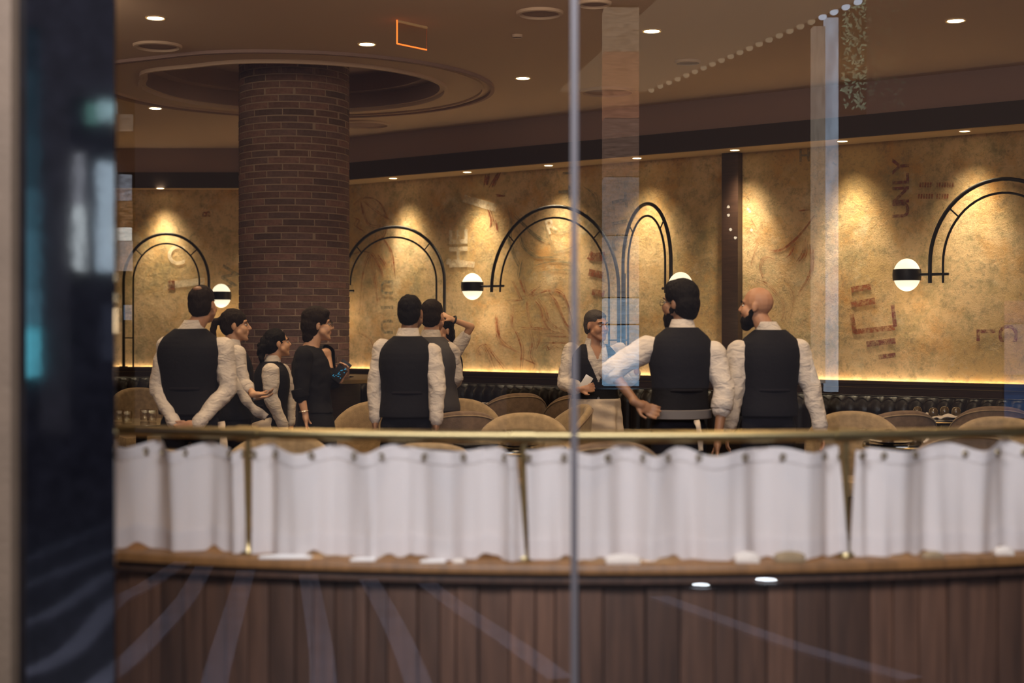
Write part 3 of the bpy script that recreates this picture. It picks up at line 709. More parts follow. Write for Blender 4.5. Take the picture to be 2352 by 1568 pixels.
for ci, (t0, t1, b0, b1) in enumerate(ends):
    c = arc(arcpx((t0+t1)/2)); t = thing('cafe_curtain', clab[ci], 'curtain', (c.x, c.y, LZ), 'white cafe curtains on the brass rail')
    g = grom[ci]; rnd = random.Random(11+ci); ph = [rnd.uniform(0, 6.3) for _ in range(9)]
    def fold(px, v):
        # gathers run between neighbouring grommets and fade into softer waves lower down
        i = max(0, sum(1 for q in g if q <= px)-1); i = min(i, len(g)-2); s = (px-g[i])/(g[i+1]-g[i])
        a = math.sin(PI*min(1, max(0, s)))*(1 if i % 2 else -1)
        soft = math.sin(px*.041+ph[0])*.5+math.sin(px*.083+ph[1])*.35+math.sin(px*.142+ph[2])*.22
        return a*.030*(1-.45*v)+soft*.017*(.35+.65*v)
    def topz(px):
        i = max(0, sum(1 for q in g if q <= px)-1); i = min(i, len(g)-2); s = (px-g[i])/(g[i+1]-g[i]); s = min(1, max(0, s))
        return CZ-.380+.006*math.sin(px*.05+ph[3])-.010*math.sin(PI*s)*(1 if (i % 2) else -.8)+.004*math.cos(px*.013+ph[4])
    def botz(px): return LZ+.0035+max(0, .010*math.sin(px*.033+ph[5])+.008*math.sin(px*.078+ph[6])+.004*math.sin(px*.15+ph[7]))
    def sheet(v0, v1, dofs, nv):
        def fn(u, w):
            v = v0+(v1-v0)*w; px = (t0+(b0-t0)*v)*(1-u)+(t1+(b1-t1)*v)*u
            X = arcpx(px); p = arc(X, .016+fold(px, v)+dofs); z = topz(px)*(1-v)+botz(px)*v
            return V(p.x, p.y, z)
        n = max(40, int((t1-t0)/5)); mb = MB(); mb.grid(fn, n, nv); return mb
    sheet(0, 1, 0, 14).build('cloth', M['curtain'], t); sheet(0, .125, .0025, 3).build('header_hem', M['curtain'], t); sheet(.80, 1.0, .0025, 4).build('bottom_hem', M['curtain'], t)
    for px in g:
        X = arcpx(px); p = arc(X, .016+fold(px, .06)+.007); p0 = arc(X, 0)
        mb = MB(); n_ = (p-p0).normalized(); tt = V(-n_.y, n_.x)
        mb.tube([V(p.x, p.y, GZ)+V(tt.x, tt.y, 0)*(.0085*math.cos(a))+V(0, 0, .0085*math.sin(a)) for a in [2*PI*k/14 for k in range(14)]], .0032, 6, True); mb.build('grommet', M['brass_d'], t)
# small things lying on the ledge behind the curtain hem
led = [(678, 128, .012, 'china', 'long white folded card on the ledge under the second curtain', 'folded_card', 'card'), (850, 62, .010, 'china', 'white card on the ledge left of the middle of the second curtain', 'folded_card', 'card'),
       (1005, 62, .010, 'china', 'white card on the ledge left of the second brass post', 'folded_card', 'card'), (1062, 30, .012, 'napkin', 'tiny cream packet on the ledge beside the white cards', 'paper_packet', 'packet'),
       (1425, 84, .030, 'napkin', 'cream folded napkin on the ledge right of the glass joint', 'folded_napkin', 'napkin'), (1700, 60, .034, 'napkin', 'upright cream napkin on the ledge under the wide curtain', 'folded_napkin', 'napkin'),
       (1795, 74, .034, 'velvet', 'tan folded napkin on the ledge left of the third brass post', 'folded_napkin', 'napkin'), (2112, 50, .022, 'velvet', 'small tan folded cloth on the ledge right of the third brass post', 'folded_napkin', 'napkin'), (2270, 46, .028, 'napkin', 'pale folded cloth on the ledge near the right edge', 'folded_napkin', 'napkin')]
for px, w, h, m_, lab, nm, cat in led:
    X = arcpx(px, -.02); p = arc(X, .062); hw = w/2/F*p.y
    mb = MB(); mb.ell((p.x, p.y, LZ+h*.5), (hw, .014, h*.5), n=16, m=8); mb.box((p.x, p.y, LZ+h*.25+.0005), (hw*.93, .018, h*.25), bev=h*.1)
    tag(mb.build(nm, M[m_]), lab, cat)

# ------------------------------------------------------------------ the street behind the photographer (seen mirrored in the window)
def RP(px, py, dv): p = P(px, py, dv); return V(p.x, 2*GY-dv, p.z)
struct(MB().box((0, -4.5, -.06), (9, 8.1, .05)).build('ground', M['asphalt'], smooth=False))
def rq(px0, px1, py0, py1, dv, th=.03):
    a = RP(px0, py0, dv); b = RP(px1, py1, dv); return ((a.x+b.x)/2, a.y-th, (a.z+b.z)/2), (abs(b.x-a.x)/2, th, abs(a.z-b.z)/2)
bands = [[(-60, 1560), (60, 1545), (170, 1490), (262, 1385), (335, 1345), (420, 1290)], [(200, 1590), (290, 1520), (370, 1440), (430, 1370), (470, 1300)], [(480, 1620), (510, 1500), (545, 1380), (565, 1310)],
         [(745, 1620), (738, 1500), (722, 1400), (708, 1320)], [(980, 1620), (925, 1480), (880, 1390), (845, 1330)], [(1290, 1560), (1180, 1480), (1060, 1400), (980, 1340)],
         [(2100, 1560), (1850, 1490), (1650, 1420), (1512, 1370)], [(-80, 1460), (35, 1440), (140, 1395), (260, 1310)], [(-60, 1370), (40, 1350), (150, 1310), (260, 1262)], [(-40, 1300), (60, 1285), (200, 1225), (262, 1200)]]
def ground_pt(px, py): dv = CZ*F/(py-HY); return V((px-CX)/F*dv, 2*GY-dv, 0)
for i, bd in enumerate(bands):
    cp = cr([ground_pt(x, y) for x, y in bd], 6); vs = []
    for j, p in enumerate(cp):
        t = (cp[min(j+1, len(cp)-1)]-cp[max(j-1, 0)]).normalized(); n = V(-t.y, t.x, 0)*(.055 if i < 7 else .045)
        for z in (-.012, .004): vs += [p+n+V(0, 0, z), p-n+V(0, 0, z)]
    fs = []
    for j in range(len(cp)-1):
        a = j*4; fs += [(a+2, a+3, a+7, a+6), (a, a+2, a+6, a+4), (a+3, a+1, a+5, a+7)]
    o = MB().add(vs, fs).build('paving_band', M['stripe'], smooth=False); struct(o)
# pale stone pier mirrored right of the joint; light on it put into glowing panels
pier = thing('street_pier', 'pale panelled pier with painted glow mirrored in the glass just right of the joint', 'pier', RP(1428, 1000, 11.5).xy.to_3d())
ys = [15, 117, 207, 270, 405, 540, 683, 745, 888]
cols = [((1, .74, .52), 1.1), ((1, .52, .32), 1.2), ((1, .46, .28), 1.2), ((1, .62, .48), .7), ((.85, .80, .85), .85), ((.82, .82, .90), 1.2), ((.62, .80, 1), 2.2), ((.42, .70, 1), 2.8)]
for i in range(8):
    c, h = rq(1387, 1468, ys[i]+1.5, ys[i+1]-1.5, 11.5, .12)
    MB().box(c, h, bev=.006).build('panel', emat('pier_painted_glow', cols[i][0], cols[i][1]*1.0, .35, (2, 2, 14), 6), pier)
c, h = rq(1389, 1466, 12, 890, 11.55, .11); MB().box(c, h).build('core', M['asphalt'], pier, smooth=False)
bx = RP(1428, 890, 11.4); o = MB().box((bx.x, bx.y+.14, bx.z/2), (.9, .12, bx.z/2), bev=.02).build('street_planter', M['black']); tag(o, 'low dark planter box in front of the mirrored pier', 'planter')
lp = thing('glow_column', 'tall bluish white column with painted glow mirrored in the right half of the window', 'light column', RP(1895, 1000, 12.5).xy.to_3d())  # plain column, no lamp; the light on it is put into glowing faces
c, h = rq(1898, 1926, 40, 900, 12.5, .06); MB().box(c, h, bev=.004).build('glow_face', emat('painted_cool_glow', (.66, .80, 1), 2.3, .3, (3, 3, 1), 4), lp)
c, h = rq(1868, 1896, 60, 880, 12.5, .06); MB().box(c, h, bev=.004).build('stone_face', emat('painted_stone_glow', (1, .84, .70), 1.1, .25, (6, 6, 1), 8), lp)
c, h = rq(1866, 1928, 30, 1180, 12.65, .05); MB().box(c, h).build('back', M['asphalt'], lp, smooth=False)
# leafy green wall panel
gp = thing('leaf_wall', 'green leafy wall panel mirrored at the top right', 'plant wall', RP(1960, 120, 13).to_tuple())
c, h = rq(1932, 1990, -60, 262, 13, .03); MB().box(c, h).build('panel', M['asphalt'], gp, smooth=False)
leafm = [emat('leaf_strong_glow', (.45, .62, .42), 1.3, .8, (1, 1, 1), 30), emat('leaf_faint_glow', (.30, .42, .32), .5, .8, (1, 1, 1), 30)]  # brightness of the leaves is painted as emission
rl = random.Random(3)
for k, (a, b, n) in enumerate(((1934, 1990, 260), (1992, 2080, 170))):
    mb = MB()
    for i in range(n):
        x = rl.uniform(a, b); y = rl.uniform(-30, 250); p = RP(x, y, 12.8+rl.uniform(-.05, .05)); an = rl.uniform(0, 3); s = rl.uniform(.012, .032)
        d1 = V(math.cos(an), rl.uniform(-.3, .3), math.sin(an))*s; d2 = V(-math.sin(an), .3, math.cos(an))*s*.4
        mb.add([p-d1, p+d2, p+d1, p-d2], [(0, 1, 2, 3)])
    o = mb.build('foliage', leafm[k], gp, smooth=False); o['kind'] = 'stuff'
# ribbed canopy: pale soffit ending in a row of rounded ribs
cn = thing('ribbed_canopy', 'pale street canopy with a saw toothed row of ribs mirrored at the top', 'canopy', (1.9, -5.5, 3.9))
zc = 2.5
def cpt(px, py): dv = zc*F/(HY-py); return V((px-CX)/F*dv, 2*GY-dv, CZ+zc)
E0, E1 = cpt(1484, 208), cpt(1985, -8)
canm = emat('canopy_painted_glow', (1, .84, .64), .45); ribm = emat('rib_cool_glow', (.66, .80, 1), 4.5); ribd = emat('rib_warm_glow', (1, .82, .56), 1.3)  # lamplight on soffit and ribs put into emissive colours
A1 = cpt(1330, -10); A2 = V(A1.x, E0.y, CZ+zc)
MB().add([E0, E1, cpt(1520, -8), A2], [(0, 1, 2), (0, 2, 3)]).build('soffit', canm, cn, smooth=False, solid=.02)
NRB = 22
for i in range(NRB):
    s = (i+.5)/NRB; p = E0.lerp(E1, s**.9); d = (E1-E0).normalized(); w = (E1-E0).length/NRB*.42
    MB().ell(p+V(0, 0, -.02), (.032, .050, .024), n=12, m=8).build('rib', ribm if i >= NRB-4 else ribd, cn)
# lit shopfront strips seen in the polished pilaster
sf = thing('lit_shopfront', 'cool lit shopfront strips mirrored in the dark polished pilaster', 'shopfront', RP(230, 900, 11).xy.to_3d())
for (a, b, y0_, y1_, col, st, va) in ((226, 268, 232, 275, (.60, .92, 1), 3.2, .5), (196, 224, 238, 285, (.30, .75, .65), 1.4, .6), (262, 303, 262, 300, (1, .85, .7), .6, .4), (222, 266, 372, 622, (.66, .84, 1), 3.4, .35),
                                      (168, 190, 350, 470, (.85, .88, 1), 1.6, .5), (168, 192, 470, 620, (.85, .95, 1), 3.8, .5), (268, 300, 400, 460, (.8, .85, 1), 1.3, .5), (268, 302, 462, 520, (1, .55, .3), .8, .8), (268, 300, 522, 552, (1, .98, .9), 4.5, .2), (268, 302, 553, 622, (1, .86, .82), 1.7, .2),
                                      (284, 300, 700, 735, (.5, .7, 1), 1.2, .2), (232, 275, 700, 830, (.35, .40, .6), .28, .3)):
    c, h = rq(a, b, y0_, y1_, 10.5, .02); MB().box(c, h, bev=.004).build('glow_panel', emat('shopfront_light', col, st, va, (1.5, 1.5, 6), 9), sf)
c, h = rq(160, 306, 225, 1100, 10.56, .02); MB().box((c[0], c[1]-.01, c[2]), h).build('backing', M['black'], sf, smooth=False)
tp = thing('teal_pier', 'tiled pier with painted teal glow mirrored in the dark strip at the left edge', 'pier', RP(55, 900, 10).xy.to_3d())
tys = [60, 160, 305, 430, 522, 660, 750, 868]; tst = [.10, .18, .28, .60, .85, 1.0, 2.2]  # blue light on the tiles painted as panel emission, stronger low down
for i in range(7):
    c, h = rq(36, 76, tys[i]+2, tys[i+1]-2, 10.5, .08); MB().box(c, h, bev=.004).build('glow_panel', emat('teal_painted_glow', (.22, .60, .80) if i < 6 else (.16, .74, .95), tst[i]*1.5, .35, (2, 2, 12), 6), tp)
c, h = rq(38, 74, 60, 1100, 10.62, .08); MB().box(c, h).build('core', M['black'], tp, smooth=False)
for px, py, w, lab in ((1610, 1345, 42, 'round white glowing disc added for the left light spot mirrored below the ledge'), (1760, 1333, 52, 'round white glowing disc added for the right light spot mirrored below the ledge')):
    p = ground_pt(px, py); r = w/2/F*(2*GY-p.y); t = thing('glow_disc', lab, 'light', (p.x, p.y, 0))  # glowing discs added to give the two mirrored light spots
    MB().lathe([(.0005, .012), (r*.92, .010), (r, .004)], p, 24).build('lens', emat('disc_glow', (.86, .93, 1), 14), t); MB().lathe([(r, .004), (r*1.12, .006), (r*1.15, 0)], p, 24).build('rim', M['steel'], t)
# distant point lamps mirrored over the dark pilaster
bl = ['tiny distant bulb, topmost over the dark wall pilaster', 'tiny distant bulb, second down over the dark wall pilaster', 'tiny distant bulb, third down over the dark wall pilaster', 'tiny distant bulb, lowest over the dark wall pilaster', 'tiny distant bulb right of the pilaster, lower of the close pair', 'tiny distant bulb, lowest right of the dark wall pilaster', 'tiny distant bulb right of the pilaster, upper of the close pair']
pk = [(1673, 475), (1673, 494), (1678, 527), (1689, 546), (1722, 486), (1726, 528), (1718, 480)]
for k, (x, y) in enumerate(pk):
    p = RP(x, y, 14); o = MB().ell(p, (.014, .014, .014), n=12, m=8).build('street_bulb', emat('bulb_glow', (1, .85, .6), 9)); tag(o, bl[k], 'bulb', 'distant bulbs mirrored in the glass')
# pink and blue poster lightbox mirrored at the right edge
lb = thing('poster_lightbox', 'pink and blue lit poster box mirrored at the right edge of the window', 'lightbox', RP(2335, 900, 11).xy.to_3d())
for y0_, y1_, col, st in ((690, 742, (1, .45, .5), .9), (744, 862, (.85, .62, .75), .9), (864, 960, (.10, .30, .75), .8)):
    c, h = rq(2312, 2400, y0_, y1_, 11.5, .03); MB().box(c, h, bev=.004).build('glow_panel', emat('poster_light', col, st, .3, (1, 1, 6), 5), lb)
c, h = rq(2310, 2402, 680, 1170, 11.56, .02); MB().box((c[0], c[1]-.03, c[2]), h).build('frame', M['black'], lb, smooth=False)

# ------------------------------------------------------------------ chairs
def make_chair(m, md):
    t = thing('tub_chair', '', 'chair')
    Rb, zt, zb = .262, .90, .43; FM = math.radians(88)
    def topz(ph): x = abs(ph)/FM; return zt-.245*x**2.3
    def rim(ph, w): # w in 0..1 across the section from outer bottom over the top to inner bottom
        top = topz(ph); th = .030; lean = .045
        pts = [(th, zb), (th+.004, zb+(top-zb)*.5), (th, top-.03), (th*.6, top-.008), (0, top), (-th*.6, top-.008), (-th, top-.03), (-th-.004, zb+(top-zb)*.5), (-th, zb)]
        k = w*(len(pts)-1); i = min(int(k), len(pts)-2); f = k-i
        o = pts[i][0]*(1-f)+pts[i+1][0]*f; z = pts[i][1]*(1-f)+pts[i+1][1]*f
        r = Rb+o+lean*(z-zb)/.45; flat = .90
        return V(r*math.sin(ph), -r*math.cos(ph)*flat, z)
    mb = MB(); mb.grid(lambda u, w: rim(-FM+2*FM*u, w), 36, 16)
    e = MB(); 
    n = 16; 
    for sgn in (0, 36): mb.f.append(tuple(sgn*17+k for k in range(17)))
    mb.build('backrest', m, t, fixn=True)
    # back panel inside darker piping
    pm = MB(); pm.tube([(lambda p, ph: V(p.x*1.012, p.y*1.012, p.z-.002))(rim(ph, .27), ph) for ph in [(-FM+2*FM*i/40) for i in range(41)]], .0045, 6); pm.build('piping', md, t)
    s = MB(); s.box((0, .0, .44), (.245, .235, .05), bev=.035); s.build('seat', m, t)
    for x in (-.19, .19):
        for y in (-.17, .19):
            l = MB(); l.cap((x, y, .39), (x*1.12, y*1.12, .012), .018, .010, 10); l.build('leg', M['wood_dark'], t)
    return t
def cplace(px, top, yaw, lab, which=0, d=None):
    d = d or (CZ-.90)*F/(top-HY); c = protos[which]
    if not used[which]: t = c; used[which] = 1
    else: t = copy_tree(c)
    x = (px-CX)/F*d; t.location = (x, d+.22*math.cos(yaw)*0, 0); t.rotation_euler = (0, 0, yaw); t['label'] = lab; t['category'] = 'chair'; t['group'] = 'tan tub chairs in the dining room'
    return t
Rz0 = lambda a: Matrix.Rotation(a, 3, 'Z')
protos = [make_chair(M['velvet'], M['velvet_d']), make_chair(M['velvet_d'], M['velvet'])]; used = [0, 0]
R_ = math.radians
chairs = [(335, 892, -150, 'tan tub chair half hidden behind the leftmost man', 0, None), (842, 930, 165, 'tan tub chair right of the brick column foot, beside the second group', 0, 10.6),
          (1068, 918, 195, 'tan tub chair facing us, directly right of the man with the dark trousers', 0, None), (1168, 898, 22, 'brown backed tub chair, rearmost of those left of the glass joint', 1, 12.4), (1200, 953, 176, 'large tan tub chair in front centre, left of the glass joint', 0, None),
          (1262, 929, 105, 'narrow looking tub chair turned sideways left of the glass joint', 0, None), (1044, 945, 15, 'dark backed tub chair partly behind the black trousers', 1, 9.8), (1332, 903, 0, 'brown tub chair hidden behind the apron waiter', 1, 12.2),
          (632, 1004, 180, 'tan tub chair showing just above the second curtain', 0, None), (972, 1006, 5, 'tan tub chair showing above the curtain left of centre', 0, None), (1375, 1004, 10, 'brown tub chair behind the brass rail right of the glass joint', 1, None),
          (1965, 949, 172, 'tan tub chair right of the bald man', 0, None), (2038, 937, 12, 'brown backed tub chair behind the tan one right of the bald man', 1, None), (2278, 942, -12, 'brown backed tub chair at the far right', 1, 10.4),
          (2300, 962, 165, 'tan tub chair at the right edge in front of the brown one', 0, None), (2215, 983, -8, 'shaded brown tub chair low at the right', 1, None),
          (352, 1018, 10, 'tan tub chair just above the leftmost curtain', 0, None)]
for px, top, yaw, lab, w, d in chairs: cplace(px, top, R_(yaw), lab, w, d)

# ------------------------------------------------------------------ tables and tableware
def table(px, py, r, lab, zt=.75):
    d = (CZ-zt)*F/(py-HY); p = P(px, py, d); t = thing('round_table', lab, 'table', (p.x, p.y, 0), 'black round tables')
    MB().lathe([(.0005, zt-.035), (r-.01, zt-.035), (r, zt-.028), (r, zt-.005), (r-.004, zt), (.0005, zt)], (p.x, p.y, 0), 56).build('table_top', M['tabletop'], t)
    MB().lathe([(r+.0005, zt-.024), (r+.004, zt-.018), (r+.0005, zt-.012)], (p.x, p.y, 0), 56).build('edge_band', M['brass_d'], t)
    MB().tube([(p.x, p.y, .03), (p.x, p.y, zt-.036)], .04, 16).build('pedestal', M['black'], t)
    MB().lathe([(.0005, 0), (.25, 0), (.25, .012), (.04, .035), (.0005, .035)], (p.x, p.y, 0), 32).build('foot', M['black'], t)
    return p
def make_glass():
    mb = MB(); mb.lathe([(.0005, .003), (.030, .003), (.034, .006), (.038, .05), (.036, .085), (.0345, .085), (.0355, .05), (.031, .010), (.0005, .009)], (0, 0, 0), 20)
    me = mb.mesh('tumbler'); me.materials.append(M['tumbler']); me.polygons.foreach_set('use_smooth', [True]*len(me.polygons)); return me
GME = make_glass()
def dome():
    mb = MB(); mb.lathe([(.034, .0), (.036, .004), (.037, .03), (.034, .055), (.022, .072), (.0005, .077)], (0, 0, 0), 24)
    me = mb.mesh('lamp_dome'); me.materials.append(mat('smoked_glass', (.09, .06, .03), .08, coat=.6)); me.polygons.foreach_set('use_smooth', [True]*len(me.polygons)); return me
DME = dome()
def put(me, name, p, lab, cat, grp):
    o = bpy.data.objects.new(name, me); COL.objects.link(o); o.location = p; tag(o, lab, cat, grp); return o
def napkin(p, w, rot, lab):
    mb = MB(); rn = random.Random(int(w*9999)); a = [rn.uniform(0, 6) for _ in range(4)]
    def fn(u, v): return V((u-.5)*w, (v-.5)*w*.6, .008+.022*math.sin(PI*u)**.7*(.5+.5*math.sin(u*7+a[0])*math.cos(v*4+a[1]))+.006*math.sin(v*9+a[2]))
    mb.grid(fn, 14, 8); o = mb.build('napkin', M['napkin'], None, solid=.006); o.location = p; o.rotation_euler = (0, 0, rot); return tag(o, lab, 'napkin', 'napkins on the tables')
def plate(p, r, lab):
    o = MB().lathe([(.0005, .004), (r*.6, .004), (r, .016), (r, .020), (r*.6, .009), (.0005, .008)], (0, 0, 0), 36).build('plate', M['tabletop']); o.location = p; return tag(o, lab, 'plate', 'dark plates')
tabs = [(325, 968, .42, 'black round table at the left behind the leftmost man'), (1175, 966, .28, 'black round table behind the large front chair', .70), (1160, 1024, .36, 'black round table showing between rail and curtain left of the glass joint'),
        (2150, 957, .46, 'black round table between the right hand chairs'), (2075, 1016, .24, 'black round table behind the rail at the right'), (812, 962, .25, 'black round table in front of the brick column foot', .70)]
TP = [table(*t) for t in tabs]
cc = 0
def on(ti, dx, dy, z=.0): p = TP[ti]; return V(p.x+dx, p.y+dy, p.z+.0005+z)
for w_, dx, dy in (('leftmost', -.18, .05), ('second', -.08, -.1), ('middle', .0, .1), ('fourth', .08, -.02), ('rightmost', .16, .08)): put(GME, 'tumbler', on(0, dx, dy), w_+' clear tumbler from the left on the table behind the leftmost man', 'glass', 'tumblers on the left table')
for w_, dx, dy in (('leftmost', -.13, .03), ('second', -.05, -.12), ('third', .09, .06), ('rightmost', .15, -.04)): put(DME, 'table_lamp_dome', on(3, dx, dy+.02), w_+' small smoked glass dome on the table between the right hand chairs', 'glass dome', 'glass domes on the right table')
for w_, dx, dy in (('leftmost', -.20, .18), ('middle', -.06, .12), ('rightmost', .10, .1)): put(DME, 'table_lamp_dome', on(4, dx, dy), w_+' small smoked glass dome on the table behind the rail at the right', 'glass dome', 'glass domes on the table behind the rail')
for w_, dx, dy in (('middle', .12, .1), ('leftmost', .02, .14), ('rightmost', .2, .0)): put(GME, 'tumbler', on(2, dx, dy), w_+' clear tumbler on the table beside the tray left of the joint', 'glass', 'tumblers on the front centre table')
for w_, dx, dy in (('leftmost', -.02, 0), ('middle', .06, .08), ('rightmost', .14, -.03)): put(GME, 'tumbler', on(5, dx, dy), w_+' clear tumbler on the table by the brick column', 'glass', 'tumblers on the column table')
napkin(on(1, .0, -.14), .22, .1, 'crumpled cream napkin on the table behind the large front chair'); napkin(on(3, .02, -.22), .2, .4, 'cream napkin at the front of the right hand table'); napkin(on(3, .27, -.04), .22, -.3, 'cream napkin on the right end of the right hand table'); napkin(on(3, -.04, -.0), .14, .9, 'small cream napkin between the smoked glass domes')
napkin(on(4, .14, -.08), .07, .2, 'small bright napkin on the table behind the rail at the right'); plate(on(2, .08, -.1), .12, 'dark plate on the table left of the glass joint'); plate(on(4, -.1, -.12), .14, 'dark plate on the table behind the rail at the right')
# napkins laid at the far tables along the banquette
for k, (px, py) in enumerate(((1058, 909), (1090, 918), (1110, 920), (1132, 906))):
    pass
tb = table(1095, 930, .34, 'small black table against the banquette behind the central chairs')
for k, (dx, dy, r) in enumerate(((-.2, .05, .2), (-.03, .16, .9), (.08, -.1, -.3), (.2, .1, .3))): napkin(V(tb.x+dx, tb.y+dy, .7505), .11+.01*k, r, ['cream napkin at the left of the small banquette table', 'cream napkin at the back of the small banquette table', 'cream napkin at the front of the small banquette table', 'cream napkin at the right of the small banquette table'][k])
o = MB().box(on(2, -.17, -.05, .010), (.11, .07, .006), Rz0(.5)).build('menu_folder', M['black'], smooth=False)
tag(o, 'dark closed menu folder lying on the front centre table', 'menu')
# ------------------------------------------------------------------ people
M['bandgrey'] = mat('grey_apron_band', (.14, .125, .125), .8)
def Rz(a): return Matrix.Rotation(a, 3, 'Z')
def hand_blobs(mb, wr, dr, nr, s=1.0, curl=.6, side=1, thumb=.8):
    """wr wrist, dr direction of the palm, nr palm normal (the fingers curl towards it)"""
    dr = Vector(dr).normalized(); nr = Vector(nr); nr = (nr-dr*nr.dot(dr)).normalized(); lt = dr.cross(nr)*side
    M3 = Matrix((lt, dr, nr)).transposed()
    mb.ell(wr+dr*.045*s, (.036*s, .048*s, .0145*s), M3); mb.cap(wr-dr*.02*s, wr+dr*.03*s, .024*s, .024*s)
    for off, L in ((-.031, .060), (-.0105, .070), (.0105, .067), (.031, .052)):
        p = wr+dr*.080*s+lt*off*s; d = (dr+lt*off*2.2).normalized()
        for k, (f, r) in enumerate(((.45, .0088), (.32, .0080), (.25, .0072))):
            ang = curl*(.55+.5*k); d = (d*math.cos(ang)+nr*math.sin(ang)).normalized(); q = p+d*L*f*s; mb.cap(p, q, r*s, r*s*.95, 8); p = q
    p = wr+dr*.022*s-lt*.026*s; d = (dr*.75-lt*.65+nr*.3).normalized(); q = p+d*.040*s; mb.cap(p, q, .012*s, .0100*s, 8)
    d = (dr*.9-lt*.15+nr*.45*thumb).normalized(); mb.cap(q, q+d*.030*s, .0095*s, .008*s, 8)

